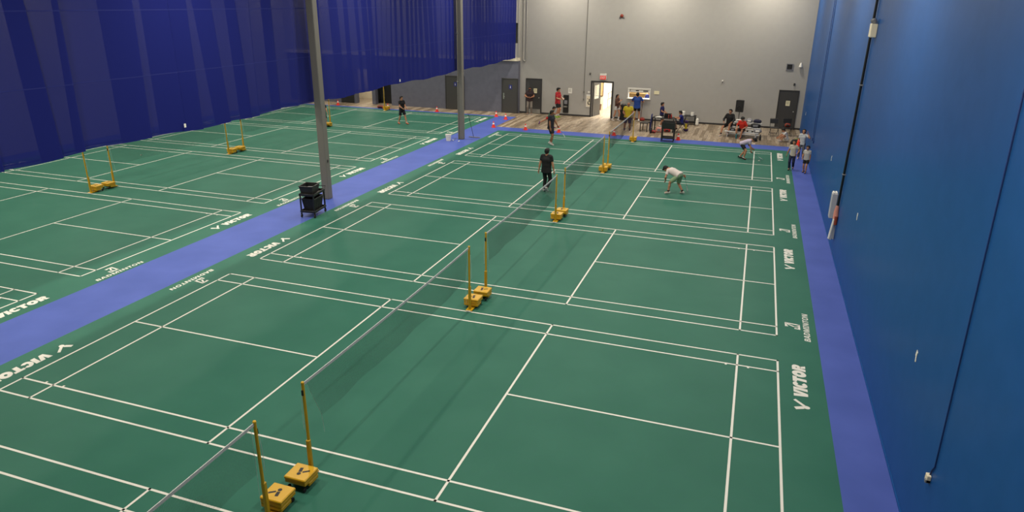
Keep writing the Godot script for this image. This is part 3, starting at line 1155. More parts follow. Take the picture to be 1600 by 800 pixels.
func badminton_net(label: String, x: float, zc: float, pull := 0.0) -> Node3D:
	var t := thing("badminton_net", label, "net", Vector3(x, 0, zc), 0.0, "badminton nets stretched between yellow posts")
	var half := 3.075
	var top := func(z: float) -> float:
		return 1.524 + 0.026 * (z / half) * (z / half)
	var inset := func(y: float, sgn: float) -> float:        # how far the free end hangs away from the post
		return half - 0.06 - (pull if sgn > 0.0 else pull * 0.4) * clampf((1.5 - y) / 0.7, 0.0, 1.0)
	var st := ST()
	var rr := 0.00085
	var strand := func(a: Vector3, b: Vector3) -> void:
		var f := frame_of(b - a)
		var p := []
		for k in 3:
			var n := f.x * cos(TAU * k / 3.0) + f.y * sin(TAU * k / 3.0)
			p.append([a + n * rr, b + n * rr, n])
		for k in 3:
			var q = p[k]
			var r = p[(k + 1) % 3]
			quad(st, q[0], r[0], r[1], q[1], (q[2] + r[2]).normalized())
	var nv := 300
	for i in nv + 1:
		var u := -1.0 + 2.0 * i / nv
		var pts := []
		for j in 4:
			var y := 1.50 - 0.70 * j / 3.0
			var z: float = u * inset.call(y, u)
			pts.append(Vector3(0.02 * sin(u * 9.0) * j / 3.0, y + top.call(z) - 1.55 - 0.01 * sin(u * 17.0 + 1.0) * j / 3.0, z))
		for j in 3:
			strand.call(pts[j], pts[j + 1])
	for j in 37:
		var y := 1.50 - 0.70 * j / 36.0
		var prev := Vector3.ZERO
		for i in 17:
			var u := -1.0 + 2.0 * i / 16.0
			var z: float = u * inset.call(y, u)
			var p := Vector3(0.02 * sin(u * 9.0) * j / 36.0, y + top.call(z) - 1.55 - 0.01 * sin(u * 17.0 + 1.0) * j / 36.0, z)
			if i > 0:
				strand.call(prev, p)
			prev = p
	var n := obj("netting", st, "net_cord", t)
	n.set_meta("kind", "stuff")
	st = ST()
	for i in 16:
		var z0 := half * (-1.0 + 2.0 * i / 16.0)
		var z1 := half * (-1.0 + 2.0 * (i + 1) / 16.0)
		var a := Vector3(0, top.call(z0), z0)
		var b := Vector3(0, top.call(z1), z1)
		var dn := Vector3(0, -0.045, 0)
		var ox := Vector3(0.005, 0, 0)
		quad(st, a + ox, b + ox, b + dn + ox, a + dn + ox, Vector3.RIGHT)
		quad(st, a - ox, b - ox, b + dn - ox, a + dn - ox, Vector3.LEFT)
		quad(st, a - ox, b - ox, b + ox, a + ox, Vector3.UP)
		quad(st, a - ox + dn, b - ox + dn, b + ox + dn, a + ox + dn, Vector3.DOWN)
	obj("head_tape", st, "net_tape", t)
	for sg in [-1.0, 1.0]:
		st = ST()
		tube(st, [Vector3(0, 1.52, sg * (half - 0.05)), Vector3(0.0, 0.82, sg * inset.call(0.8, sg)), Vector3(0.01, 0.38 + 0.1 * sg, sg * (inset.call(0.8, sg) - 0.02))], 0.0022, 5)
		obj("tie_cord", st, "string_white", t)
	return t

func cone_marker(label: String, at: Vector3, proto: Array) -> void:
	if proto.size() > 0:
		dup(proto[0], label, at, at.x * 1.3)
		return
	var t := thing("traffic_cone", label, "cone", at, at.x, "small orange marker cones at the edge of the wood floor")
	proto.append(t)
	var st := ST()
	box(st, Vector3(0, 0.012, 0), Vector3(0.23, 0.024, 0.23), 0.006)
	obj("foot", st, "cone_red", t)
	st = ST()
	lathe(st, Vector3.ZERO, [Vector2(0.095, 0.024), Vector2(0.056, 0.18)], 20)
	lathe(st, Vector3.ZERO, [Vector2(0.038, 0.255), Vector2(0.022, 0.33), Vector2(0.018, 0.34), Vector2(0.0, 0.34)], 20)
	obj("shell", st, "cone_red", t)
	st = ST()
	lathe(st, Vector3.ZERO, [Vector2(0.056, 0.18), Vector2(0.058, 0.182), Vector2(0.040, 0.253), Vector2(0.038, 0.255)], 20)
	obj("reflective_band", st, "cone_band", t)

func shuttlecock(label: String, at: Vector3, turn: float, m := "shuttle") -> void:
	var t := thing("shuttlecock", label, "shuttlecock", at, turn)
	var b := Basis(Vector3(1, 0, 0), deg_to_rad(68.0))
	var c := Vector3(0, 0.030, 0)
	var st := ST()
	lathe(st, c, [Vector2(0.0, -0.025), Vector2(0.010, -0.022), Vector2(0.0135, -0.012), Vector2(0.0135, 0.0), Vector2(0.0, 0.0)], 12, b)
	obj("cork", st, "shuttle", t)
	st = ST()
	for i in 12:
		var a := TAU * i / 12.0
		var a2 := TAU * (i + 0.72) / 12.0
		var p := Vector3(cos(a) * 0.012, 0, sin(a) * 0.012)
		var q := Vector3(cos(a2) * 0.012, 0, sin(a2) * 0.012)
		var r := Vector3(cos(a2) * 0.033, 0.062, sin(a2) * 0.033)
		var u := Vector3(cos(a) * 0.030, 0.062, sin(a) * 0.030)
		quad(st, c + b * p, c + b * q, c + b * r, c + b * u, b * (p + r).normalized())
	obj("skirt", st, m, t)

func racket(label: String, grip: Vector3, dir: Vector3, face := Vector3(1, 0, 0)) -> void:
	var d := dir.normalized()
	var sd := (face - d * face.dot(d)).normalized()
	var t := thing("badminton_racket", label, "racket", grip)
	var st := ST()
	tube(st, [-d * 0.06, d * 0.10], 0.013, 8)
	obj("handle", st, "rubber", t)
	st = ST()
	tube(st, [d * 0.10, d * 0.36], 0.0042, 6)
	obj("shaft", st, "black", t)
	var c := d * 0.48
	st = ST()
	var ring := []
	for i in 25:
		var a := TAU * i / 24.0
		ring.append(c + d * cos(a) * 0.125 + sd * sin(a) * 0.095)
	tube(st, ring, 0.0055, 6, false)
	obj("frame", st, "bag_grey", t)
	st = ST()
	for i in range(-6, 7):
		var f := i / 7.0
		tube(st, [c + d * f * 0.12 - sd * 0.09 * sqrt(1 - f * f), c + d * f * 0.12 + sd * 0.09 * sqrt(1 - f * f)], 0.0009, 3, false)
		tube(st, [c + sd * f * 0.09 - d * 0.12 * sqrt(1 - f * f), c + sd * f * 0.09 + d * 0.12 * sqrt(1 - f * f)], 0.0009, 3, false)
	obj("strings", st, "string_white", t)

func bin_shape(st: SurfaceTool, at: Vector3, sx: float, sz: float, h: float, taper: float, ribs: int) -> SurfaceTool:
	# an open tapering tub with a rolled rim; outer and inner walls
	var bt := Vector2(sx * taper, sz * taper)
	for wall in [[0.0, 1.0], [0.012, -1.0]]:
		var e: float = wall[0]
		var lo := at + Vector3(0, e, 0)
		var x0 := bt.x * 0.5 - e
		var z0 := bt.y * 0.5 - e
		var x1 := sx * 0.5 - e
		var z1 := sz * 0.5 - e
		var c0 := [Vector3(-x0, 0, -z0), Vector3(x0, 0, -z0), Vector3(x0, 0, z0), Vector3(-x0, 0, z0)]
		var c1 := [Vector3(-x1, h - e, -z1), Vector3(x1, h - e, -z1), Vector3(x1, h - e, z1), Vector3(-x1, h - e, z1)]
		for i in 4:
			var j := (i + 1) % 4
			var n: Vector3 = (c0[i] + c0[j])
			n.y = 0
			quad(st, lo + c0[i], lo + c0[j], lo + c1[j], lo + c1[i], n.normalized() * wall[1])
		quad(st, lo + c0[0], lo + c0[1], lo + c0[2], lo + c0[3], Vector3(0, -wall[1], 0))
	for sg in [-1.0, 1.0]:
		box(st, at + Vector3(0, h, sg * sz * 0.5), Vector3(sx + 0.03, 0.022, 0.03), 0.006)
		box(st, at + Vector3(sg * sx * 0.5, h, 0), Vector3(0.03, 0.022, sz + 0.03), 0.006)
	for i in ribs:
		var f := (i + 0.5) / ribs * 2.0 - 1.0
		for sg in [-1.0, 1.0]:
			tube(st, [at + Vector3(bt.x * 0.48 * f, 0.02, sg * (bt.y * 0.5 + 0.003)), at + Vector3(sx * 0.48 * f, h - 0.03, sg * (sz * 0.5 + 0.001))], 0.006, 5)
			tube(st, [at + Vector3(sg * (bt.x * 0.5 + 0.003), 0.02, bt.y * 0.48 * f), at + Vector3(sg * (sx * 0.5 + 0.001), h - 0.03, sz * 0.48 * f)], 0.006, 5)
	return st

func service_cart(label: String, at: Vector3, turn: float, sx: float, sz: float, y_low: float, y_top: float, deep: float, handle: bool) -> Node3D:
	var t := thing("service_cart", label, "cart", at, turn)
	for e in [[y_low, 0.07], [y_top - deep, deep]]:
		var st := ST()
		ab(st, Vector3(-sx / 2, e[0], -sz / 2), Vector3(sx / 2, e[0] + 0.015, sz / 2), 0.004)
		for sg in [-1.0, 1.0]:
			box(st, Vector3(sg * (sx / 2 - 0.01), e[0] + e[1] / 2, 0), Vector3(0.02, e[1], sz), 0.005)
			box(st, Vector3(0, e[0] + e[1] / 2, sg * (sz / 2 - 0.01)), Vector3(sx - 0.04, e[1], 0.02), 0.005)
		obj("shelf", st, "black", t)
	for x in [-1.0, 1.0]:
		for z in [-1.0, 1.0]:
			var p := Vector3(x * (sx / 2 - 0.03), 0, z * (sz / 2 - 0.03))
			var st := ST()
			box(st, p + Vector3(0, (y_low + y_top - deep) / 2 + 0.03, 0), Vector3(0.045, y_top - deep - y_low, 0.045), 0.008)
			obj("upright", st, "black", t)
			st = ST()
			lathe(st, p + Vector3(-0.016, 0.055, 0), [Vector2(0, 0), Vector2(0.05, 0), Vector2(0.055, 0.008), Vector2(0.055, 0.024), Vector2(0.05, 0.032), Vector2(0, 0.032)], 14, Basis(Vector3(0, -1, 0), Vector3(1, 0, 0), Vector3(0, 0, 1)))
			box(st, p + Vector3(0, 0.12, 0), Vector3(0.05, y_low - 0.1, 0.03), 0.004)
			obj("caster", st, "rubber", t)
	if handle:
		var st := ST()
		tube(st, [Vector3(-sx / 2 + 0.03, y_top - 0.02, -sz / 2), Vector3(-sx / 2 + 0.03, y_top + 0.05, -sz / 2 - 0.13), Vector3(sx / 2 - 0.03, y_top + 0.05, -sz / 2 - 0.13), Vector3(sx / 2 - 0.03, y_top - 0.02, -sz / 2)], 0.018, 8)
		obj("push_handle", st, "black", t)
	return t

# ------------------------------------------------------------------ doors and wall fittings
func door_leaf(parent: Node3D, w: float, h: float, m: String, knob_x: float, glass := false) -> void:
	var st := ST()
	if glass:
		wall_panels(st, -w / 2, w / 2, h, 0.022, -0.022, [[-w / 2 + 0.16, w / 2 - 0.16, 1.05, h - 0.2]])
	else:
		ab(st, Vector3(-w / 2, 0.01, -0.022), Vector3(w / 2, h, 0.022), 0.004)
	var leaf := obj("leaf", st, m, parent)
	if glass:
		st = ST()
		ab(st, Vector3(-w / 2 + 0.15, 1.04, -0.004), Vector3(w / 2 - 0.15, h - 0.19, 0.004))
		obj("pane", st, "glass", leaf)
	st = ST()
	lathe(st, Vector3(knob_x, 1.0, 0.022), [Vector2(0.032, 0), Vector2(0.032, 0.008), Vector2(0.012, 0.012), Vector2(0.012, 0.04), Vector2(0.03, 0.05), Vector2(0.03, 0.07), Vector2(0, 0.078)], 14, Basis(Vector3(1, 0, 0), Vector3(0, 0, 1), Vector3(0, -1, 0)))
	obj("knob", st, "metal", leaf)

func door_frame(parent: Node3D, w: float, h: float, m: String) -> void:
	var st := ST()
	ab(st, Vector3(-w / 2 - 0.05, 0, -0.03), Vector3(-w / 2, h + 0.05, 0.04), 0.006)
	ab(st, Vector3(w / 2, 0, -0.03), Vector3(w / 2 + 0.05, h + 0.05, 0.04), 0.006)
	ab(st, Vector3(-w / 2, h, -0.03), Vector3(w / 2, h + 0.05, 0.04), 0.006)
	obj("door_frame", st, m, parent)

func closed_door(called: String, x: float, z: float, w: float, h: float, knob: float) -> Node3D:
	var d := struct_node(called)
	d.position = Vector3(x, 0, z + 0.025)
	door_frame(d, w, h, "frame_dark")
	door_leaf(d, w, h, "door_dark", knob)
	return d

func plate(st: SurfaceTool, x: float, y: float, w: float, h: float, d := 0.004) -> SurfaceTool:
	return ab(st, Vector3(x - w / 2, y - h / 2, 0), Vector3(x + w / 2, y + h / 2, d))

func notice(label: String, at: Vector3, w: float, h: float, m: String, lines := 5) -> void:
	var t := thing("paper_notice", label, "notice", at)
	var st := ST()
	plate(st, 0, 0, w, h, 0.002)
	obj("sheet", st, m, t)
	st = ST()
	for i in lines:
		ab(st, Vector3(-w * 0.36, h * (0.30 - 0.6 * i / lines), 0.002), Vector3(w * (0.36 - 0.12 * (i % 2)), h * (0.30 - 0.6 * i / lines) + h * 0.035, 0.0025))
	obj("print", st, "ink", t)

func build_openings() -> void:
	# far wall, from left to right
	var d := closed_door("door_1", -7.57, BACK_Z, 0.96, 2.12, 0.36)
	var st := ST()
	plate(st, 0, 0.16, 0.88, 0.26, 0.003)
	var kp := obj("kick_plate", st, "metal", d)
	kp.position.z = 0.023
	notice("cream paper notice taped on the grey door behind the man in a mask", Vector3(-7.46, 1.42, BACK_Z + 0.05), 0.22, 0.29, "paper")
	d = closed_door("door_2", 7.41, BACK_Z, 0.96, 2.12, 0.36)
	notice("cream paper notice taped on the grey door beside the blue wall", Vector3(7.42, 1.45, BACK_Z + 0.05), 0.22, 0.28, "paper")
	# restroom doors in the darker wall
	for i in 2:
		d = closed_door("door_%d" % (3 + i), [-12.83, -9.05][i], DARK_Z, [1.22, 0.98][i], 2.1, [0.45, -0.36][i])
		st = ST()
		plate(st, 0, 0, 0.2, 0.26, 0.004)
		var sgn := obj("sign_plate", st, "sign_blue", d)
		sgn.position = Vector3([0.05, 0.05][i], 1.62, 0.022)
		st = ST()
		tube(st, [Vector3(0, -0.07, 0.006), Vector3(0, 0.03, 0.006)], 0.022, 8)
		lathe(st, Vector3(0, 0.06, 0.006), [Vector2(0, -0.018), Vector2(0.018, 0), Vector2(0, 0.018)], 10)
		obj("pictogram", st, "white", sgn)
		st = ST()
		plate(st, 0, 0, 0.09, 0.38, 0.006)
		var pp := obj("push_plate", st, "metal", d)
		pp.position = Vector3([0.5, -0.4][i], 1.05, 0.022)
	# open door to the corridor
	d = struct_node("door_5")
	d.position = Vector3(-3.225, 0, BACK_Z + 0.005)
	st = ST()
	ab(st, Vector3(-0.70, 0, -0.22), Vector3(-0.60, 2.2, 0.03), 0.006)
	ab(st, Vector3(0.60, 0, -0.22), Vector3(0.70, 2.2, 0.03), 0.006)
	ab(st, Vector3(-0.60, 2.10, -0.22), Vector3(0.60, 2.2, 0.03), 0.006)
	obj("door_frame", st, "frame_dark", d)
	var swing := Node3D.new()
	swing.name = "swing"
	d.add_child(swing)
	swing.transform = Transform3D(Basis(Vector3.UP, deg_to_rad(76.0)), Vector3(-0.58, 0, -0.2)) * Transform3D(Basis(), Vector3(0.5, 0, 0))
	door_leaf(swing, 1.0, 2.09, "door_dark", 0.42, true)
	# corridor behind it
	st = ST()
	ab(st, Vector3(-6.2, -0.03, -44.2), Vector3(1.8, 0, BACK_Z))
	struct_mesh("floor_corridor", st, "wood_2")
	st = ST()
	ab(st, Vector3(-6.2, 2.8, -44.2), Vector3(1.8, 2.95, BACK_Z - 0.2))
	struct_mesh("ceiling_corridor", st, "ceiling_white")
	st = ST()
	ab(st, Vector3(-6.35, 0, -44.2), Vector3(-6.2, 2.8, BACK_Z - 0.2))
	ab(st, Vector3(-6.2, 0, -38.6), Vector3(-3.80, 2.8, -38.5))
	struct_mesh("wall_corridor_left", st, "cream")
	st = ST()
	ab(st, Vector3(-3.90, 0, -44.2), Vector3(-3.80, 2.8, -38.6))
	ab(st, Vector3(-3.90, 0, -44.35), Vector3(1.8, 2.8, -44.2))
	struct_mesh("wall_corridor_back", st, "white")
	st = ST()
	ab(st, Vector3(1.8, 0, -44.35), Vector3(1.95, 2.8, BACK_Z - 0.2))
	struct_mesh("wall_corridor_right", st, "white")
	corridor_lamp(Vector3(-2.4, 2.79, -37.6), "white ceiling panel light inside the open doorway", 34.0)
	corridor_lamp(Vector3(-1.0, 2.79, -41.0), "white ceiling panel light at the far end of the corridor", 36.0)
	corridor_lamp(Vector3(-0.3, 2.79, -36.6), "white ceiling panel light behind the service window", 30.0)
	var t := thing("stair_rail", "grey metal handrail on the white wall inside the open doorway", "handrail", Vector3(-3.76, 0, -41.0))
	for y in [0.55, 0.95]:
		st = ST()
		tube(st, [Vector3(0.06, y, 1.6), Vector3(0.06, y, -1.6)], 0.022, 8)
		obj("rail", st, "metal", t)
	for z in [-1.5, 0.0, 1.5]:
		st = ST()
		tube(st, [Vector3(0.06, 0, z), Vector3(0.06, 0.95, z)], 0.02, 8)
		obj("stanchion", st, "metal", t)
	t = thing("notice_board", "beige notice board on the corridor wall seen through the open door", "board", Vector3(-3.86, 0, -38.49))
	st = ST()
	ab(st, Vector3(-0.45, 0.9, 0), Vector3(0.0, 2.3, 0.02), 0.004)
	obj("panel", st, "beige", t)
	st = ST()
	for sx in [-0.46, 0.01]:
		ab(st, Vector3(sx - 0.015, 0.88, 0), Vector3(sx + 0.015, 2.32, 0.03))
	for y in [0.88, 2.32]:
		ab(st, Vector3(-0.46, y - 0.015, 0), Vector3(0.01, y + 0.015, 0.03))
	obj("board_frame", st, "brown", t)
	t = thing("waste_basket", "brown waste basket on the floor inside the open doorway", "basket", Vector3(-4.02, 0, -38.2))
	st = ST()
	lathe(st, Vector3.ZERO, [Vector2(0, 0), Vector2(0.13, 0), Vector2(0.17, 0.36), Vector2(0.18, 0.37), Vector2(0.16, 0.365), Vector2(0.125, 0.02), Vector2(0, 0.02)], 18)
	obj("basket_wall", st, "brown", t)
	# service window
	var w := struct_node("window_1")
	w.position = Vector3(-0.965, 1.56, BACK_Z)
	st = ST()
	ab(st, Vector3(-0.68, 0.26, -0.2), Vector3(0.68, 0.32, 0.03), 0.005)
	ab(st, Vector3(-0.70, -0.33, -0.25), Vector3(0.70, -0.27, 0.10), 0.005)
	ab(st, Vector3(-0.68, -0.27, -0.2), Vector3(-0.62, 0.26, 0.03), 0.005)
	ab(st, Vector3(0.62, -0.27, -0.2), Vector3(0.68, 0.26, 0.03), 0.005)
	obj("window_frame", st, "white", w)
	st = ST()
	ab(st, Vector3(-0.62, 0.06, -0.16), Vector3(0.62, 0.26, -0.12), 0.004)
	obj("header_panel", st, "white", w)
	st = ST()
	ab(st, Vector3(-0.57, 0.12, -0.12), Vector3(-0.53, 0.22, -0.118))
	ab(st, Vector3(-0.22, 0.12, -0.12), Vector3(-0.04, 0.19, -0.118))
	ab(st, Vector3(0.22, 0.12, -0.12), Vector3(0.52, 0.18, -0.118))
	obj("header_print", st, "ink", w)
	t = thing("wall_shelf", "beige shelf unit behind the service window", "shelf", Vector3(-1.1, 0, -37.0))
	st = ST()
	for y in [0.9, 1.35, 1.8]:
		ab(st, Vector3(-0.8, y, -0.2), Vector3(0.9, y + 0.03, 0.2))
	obj("shelf_board", st, "beige", t)
	st = ST()
	for x in [-0.82, 0.9]:
		ab(st, Vector3(x, 0, -0.2), Vector3(x + 0.03, 1.95, 0.2))
	ab(st, Vector3(-0.8, 0.0, -0.22), Vector3(0.9, 1.95, -0.2))
	obj("side_panel", st, "beige", t)
	# openings at the far left
	st = ST()
	ab(st, Vector3(-21.4, 0, DARK_Z), Vector3(-20.38, 2.3, DARK_Z + 0.03), 0.004)
	var rd := struct_node("door_6")
	obj("shutter", st, "black", rd)
	st = ST()
	for i in 8:
		ab(st, Vector3(-21.38, 0.15 + 0.27 * i, DARK_Z + 0.03), Vector3(-20.4, 0.17 + 0.27 * i, DARK_Z + 0.04))
	obj("shutter_rib", st, "frame_dark", rd)
	st = ST()
	ab(st, Vector3(-22.0, 2.6, -40.0), Vector3(-16.5, 2.75, DARK_Z - 0.35))
	struct_mesh("ceiling_side_room", st, "ceiling_white")
	st = ST()
	ab(st, Vector3(-22.0, -0.03, -40.0), Vector3(-16.5, 0, DARK_Z - 0.25))
	struct_mesh("floor_side_room", st, "wood_2")
	st = ST()
	ab(st, Vector3(-22.0, 0, -40.1), Vector3(-18.9, 2.6, -40.0))
	ab(st, Vector3(-22.1, 0, -40.1), Vector3(-22.0, 2.6, DARK_Z - 0.35))
	ab(st, Vector3(-18.98, 0, -37.2), Vector3(-18.86, 2.6, DARK_Z - 0.35))
	ab(st, Vector3(-22.0, 0, -37.3), Vector3(-18.86, 2.6, -37.2))
	struct_mesh("wall_side_room", st, "cream")
	corridor_lamp(Vector3(-20.0, 2.59, -36.2), "white ceiling panel light inside the lit opening at the far left", 4.0)
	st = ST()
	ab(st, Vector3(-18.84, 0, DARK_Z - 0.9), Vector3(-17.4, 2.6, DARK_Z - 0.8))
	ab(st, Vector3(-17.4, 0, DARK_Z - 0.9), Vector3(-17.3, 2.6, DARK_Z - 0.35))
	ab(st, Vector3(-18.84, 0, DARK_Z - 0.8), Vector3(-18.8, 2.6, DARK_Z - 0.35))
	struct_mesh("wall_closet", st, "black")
	# upper window in the darker wall
	w = struct_node("window_2")
	st = ST()
	ab(st, Vector3(-11.6, 4.25, DARK_Z - 0.3), Vector3(-8.56, 5.45, DARK_Z - 0.27))
	obj("pane", st, "black", w)

func corridor_lamp(at: Vector3, label: String, e: float) -> void:
	var t := thing("ceiling_panel_light", label, "light", at)
	var st := ST()
	box(st, Vector3(0, -0.012, 0), Vector3(1.2, 0.025, 0.6), 0.004)
	obj("diffuser", st, "lamp_panel", t)
	var l := AreaLight3D.new()
	l.name = "glow"
	l.area_size = Vector2(1.15, 0.55)
	l.light_color = Color(1.0, 0.97, 0.91)
	l.light_energy = e
	l.area_range = 30.0
	l.area_attenuation = 2.0
	l.shadow_enabled = true
	l.position = Vector3(0, -0.04, 0)
	l.rotation_degrees.x = -90.0
	t.add_child(l)

func build_fittings() -> void:
	var st := ST()
	# far wall
	var t := thing("exit_sign", "red and white exit sign above the open doorway", "sign", Vector3(-3.19, 2.46, BACK_Z))
	box(st, Vector3(0, 0, 0.04), Vector3(0.40, 0.36, 0.07), 0.008)
	obj("housing", st, "white", t)
	st = ST()
	box(st, Vector3(0, -0.05, 0.078), Vector3(0.36, 0.22, 0.006), 0.002)
	obj("face", st, "exit_red", t)
	var word := ST()
	word.append_from(text_mesh("EXIT", 0.28, 0.13, 0.0, 0.2, 0.003), 0, Transform3D(Basis(), Vector3(-0.14, -0.115, 0.081)))
	obj("lettering", word, "white", t)
	t = thing("framed_poster", "white framed poster with dark figures left of the open doorway", "poster", Vector3(-4.03, 0.98, BACK_Z))
	st = ST()
	box(st, Vector3(0, 0, 0.012), Vector3(0.30, 0.76, 0.024), 0.004)
	obj("frame", st, "white", t)
	st = ST()
	plate(st, 0, -0.02, 0.24, 0.62, 0.002)
	obj("print", st, "cream", t).position.z = 0.024
	st = ST()
	for e in [[-0.03, -0.12, 0.05, 0.16], [0.05, 0.02, 0.06, 0.2], [0.03, -0.2, 0.12, 0.06], [-0.06, 0.12, 0.05, 0.04]]:
		plate(st, e[0], e[1], e[2], e[3], 0.001)
	obj("figure_print", st, "black", t).position.z = 0.0262
	t = thing("wall_switch", "small white thermostat above the framed poster", "switch", Vector3(-4.03, 1.5, BACK_Z))
	st = ST()
	box(st, Vector3(0, 0, 0.012), Vector3(0.13, 0.11, 0.024), 0.006)
	obj("cover", st, "white", t)
	t = thing("wall_conduit", "thin grey conduit running down the far wall left of the open doorway", "conduit", Vector3(-4.34, 0, BACK_Z))
	st = ST()
	tube(st, [Vector3(0, 1.05, 0.02), Vector3(0, 9.9, 0.02)], 0.014, 8)
	obj("pipe", st, "steel_grey", t)
	st = ST()
	for y in [1.05, 1.5]:
		box(st, Vector3(0, y, 0.03), Vector3(0.075, 0.12, 0.05), 0.006)
	obj("switch_box", st, "steel_grey", t)
	t = thing("drain_pipe", "pair of grey pipes at the left end of the far wall", "pipe", Vector3(-8.2, 0, BACK_Z))
	st = ST()
	tube(st, [Vector3(-0.10, 9.9, 0.04), Vector3(-0.10, 3.3, 0.04), Vector3(0.0, 3.18, 0.04)], 0.03, 8)
	obj("pipe", st, "wall_grey", t)
	st = ST()
	tube(st, [Vector3(0.10, 9.9, 0.04), Vector3(0.10, 3.3, 0.04), Vector3(0.0, 3.18, 0.04)], 0.03, 8)
	obj("pipe", st, "wall_grey", t)
	t = thing("fire_bell", "small rusty red bell bracket high on the far wall", "bell", Vector3(-2.28, 5.95, BACK_Z))
	st = ST()
	lathe(st, Vector3(0, 0, 0.03), [Vector2(0.0, 0.09), Vector2(0.05, 0.08), Vector2(0.10, 0.03), Vector2(0.10, 0.0), Vector2(0, 0)].map(func(p): return Vector2(p.x, -p.y)), 14, Basis(Vector3(1, 0, 0), Vector3(0, 0, -1), Vector3(0, 1, 0)))
	obj("gong", st, "rust", t)
	st = ST()
	tube(st, [Vector3(-0.13, -0.13, 0.02), Vector3(-0.06, 0.0, 0.05), Vector3(0, 0.1, 0.03), Vector3(0.07, 0.0, 0.05), Vector3(0.15, -0.13, 0.02)], 0.018, 6)
	obj("bracket", st, "bag_grey", t)
	for e in [["small_camera", "small grey camera dome on the far wall left of the exit sign", Vector3(-4.0, 2.62, BACK_Z), "camera"], ["small_sensor", "small dark sensor above the far right door", Vector3(7.62, 2.5, BACK_Z), "sensor"], ["wall_hook", "small white hook alone in the middle of the far wall", Vector3(3.76, 2.5, BACK_Z), "hook"]]:
		t = thing(e[0], e[1], e[3], e[2])
		st = ST()
		box(st, Vector3(0, 0.0, 0.03), Vector3(0.09, 0.12, 0.06), 0.01)
		obj("housing", st, "white" if e[0] == "wall_hook" else ("frame_dark" if e[0] == "small_sensor" else "steel_grey"), t)
		st = ST()
		lathe(st, Vector3(0, -0.03, 0.06), [Vector2(0.03, 0), Vector2(0.03, -0.02), Vector2(0.0, -0.035)].map(func(p): return Vector2(p.x, -p.y)), 10, Basis(Vector3(1, 0, 0), Vector3(0, 0, 1), Vector3(0, -1, 0)))
		obj("lens", st, "black", t)
	t = thing("wall_vent", "square dark speaker grille high beside the right end of the far wall", "grille", Vector3(7.25, 3.42, BACK_Z))
	st = ST()
	for sg in [-1.0, 1.0]:
		box(st, Vector3(sg * 0.16, 0, 0.02), Vector3(0.05, 0.37, 0.04), 0.006)
		box(st, Vector3(0, sg * 0.16, 0.02), Vector3(0.27, 0.05, 0.04), 0.006)
	obj("frame", st, "bag_grey", t)
	st = ST()
	plate(st, 0, 0, 0.27, 0.27, 0.012)
	obj("backing", st, "black", t)
	for i in 5:
		st = ST()
		box(st, Vector3(0, -0.11 + 0.055 * i, 0.022), Vector3(0.27, 0.012, 0.02), 0.002)
		obj("slat", st, "frame_dark", t)
	t = thing("wall_spotlight", "white cone shaped lamp near the corner with the blue wall", "lamp", Vector3(7.8, 3.55, BACK_Z))
	st = ST()
	lathe(st, Vector3(0, 0, 0.12), [Vector2(0.0, -0.10), Vector2(0.10, -0.10), Vector2(0.045, 0.11), Vector2(0, 0.13)], 14)
	obj("shade", st, "white", t)
	st = ST()
	tube(st, [Vector3(0, 0.05, 0), Vector3(0, 0.05, 0.12)], 0.02, 8)
	obj("arm", st, "white", t)
	t = thing("wall_plate", "cream rectangular plate on the far wall right of the service window", "plate", Vector3(0.08, 1.67, BACK_Z))
	st = ST()
	box(st, Vector3(0, 0, 0.01), Vector3(0.30, 0.19, 0.02), 0.004)
	obj("cover", st, "paper", t)
	t = thing("water_dispenser", "tall black bottle filler on the far wall beside the boy in red", "dispenser", Vector3(-5.45, 0, BACK_Z))
	st = ST()
	ab(st, Vector3(-0.17, 0.18, 0), Vector3(0.17, 1.27, 0.10), 0.02)
	obj("cabinet", st, "black", t)
	st = ST()
	ab(st, Vector3(-0.12, 0.52, 0.10), Vector3(0.12, 0.6, 0.2), 0.01)
	obj("drip_tray", st, "metal", t)
	st = ST()
	ab(st, Vector3(-0.1, 0.72, 0.10), Vector3(0.1, 0.95, 0.106))
	obj("panel", st, "bag_grey", t)
	notice("cream paper notice on the grey wall right of the boy in red", Vector3(-5.22, 1.53, BACK_Z + 0.002), 0.24, 0.32, "paper_white")
	# blue wall
	for e in [[-25.5, "blue painted conduit on the blue wall, nearer the far door of its pair"], [-24.85, "blue painted conduit on the blue wall, nearer the black pipe of its pair"]]:
		t = thing("wall_conduit", e[1], "conduit", Vector3(WALL_X, 0, e[0]))
		st = ST()
		tube(st, [Vector3(-0.018, 1.2, 0), Vector3(-0.018, 9.9, 0)], 0.010, 8)
		obj("pipe", st, "conduit_blue", t)
		st = ST()
		box(st, Vector3(-0.02, 1.15, 0), Vector3(0.04, 0.12, 0.08), 0.006)
		obj("junction_box", st, "conduit_blue", t)
	t = thing("roof_drain", "thick black pipe running down the blue wall into a pale wrapped end", "pipe", Vector3(WALL_X, 0, -13.1))
	st = ST()
	tube(st, [Vector3(-0.045, 1.28, -0.45), Vector3(-0.045, 4.0, -0.2), Vector3(-0.045, 9.9, 0.12)], 0.032, 10)
	obj("pipe", st, "black", t)
	st = ST()
	for e in [[2.28, -0.36], [4.72, -0.14]]:
		box(st, Vector3(-0.04, e[0], e[1]), Vector3(0.09, 0.035, 0.10), 0.006)
	obj("pipe_clamp", st, "bag_grey", t)
	st = ST()
	tube(st, [Vector3(-0.05, 1.36, -0.44), Vector3(-0.06, 1.2, -0.42), Vector3(-0.06, 1.02, -0.36), Vector3(-0.06, 0.95, -0.34)], [0.045, 0.065, 0.075, 0.06], 9)
	obj("wrapped_joint", st, "pink", t)
	st = ST()
	tube(st, [Vector3(-0.05, 1.08, -0.30), Vector3(-0.05, 0.84, -0.28)], [0.045, 0.04], 8)
	obj("rusty_bracket", st, "rust", t)
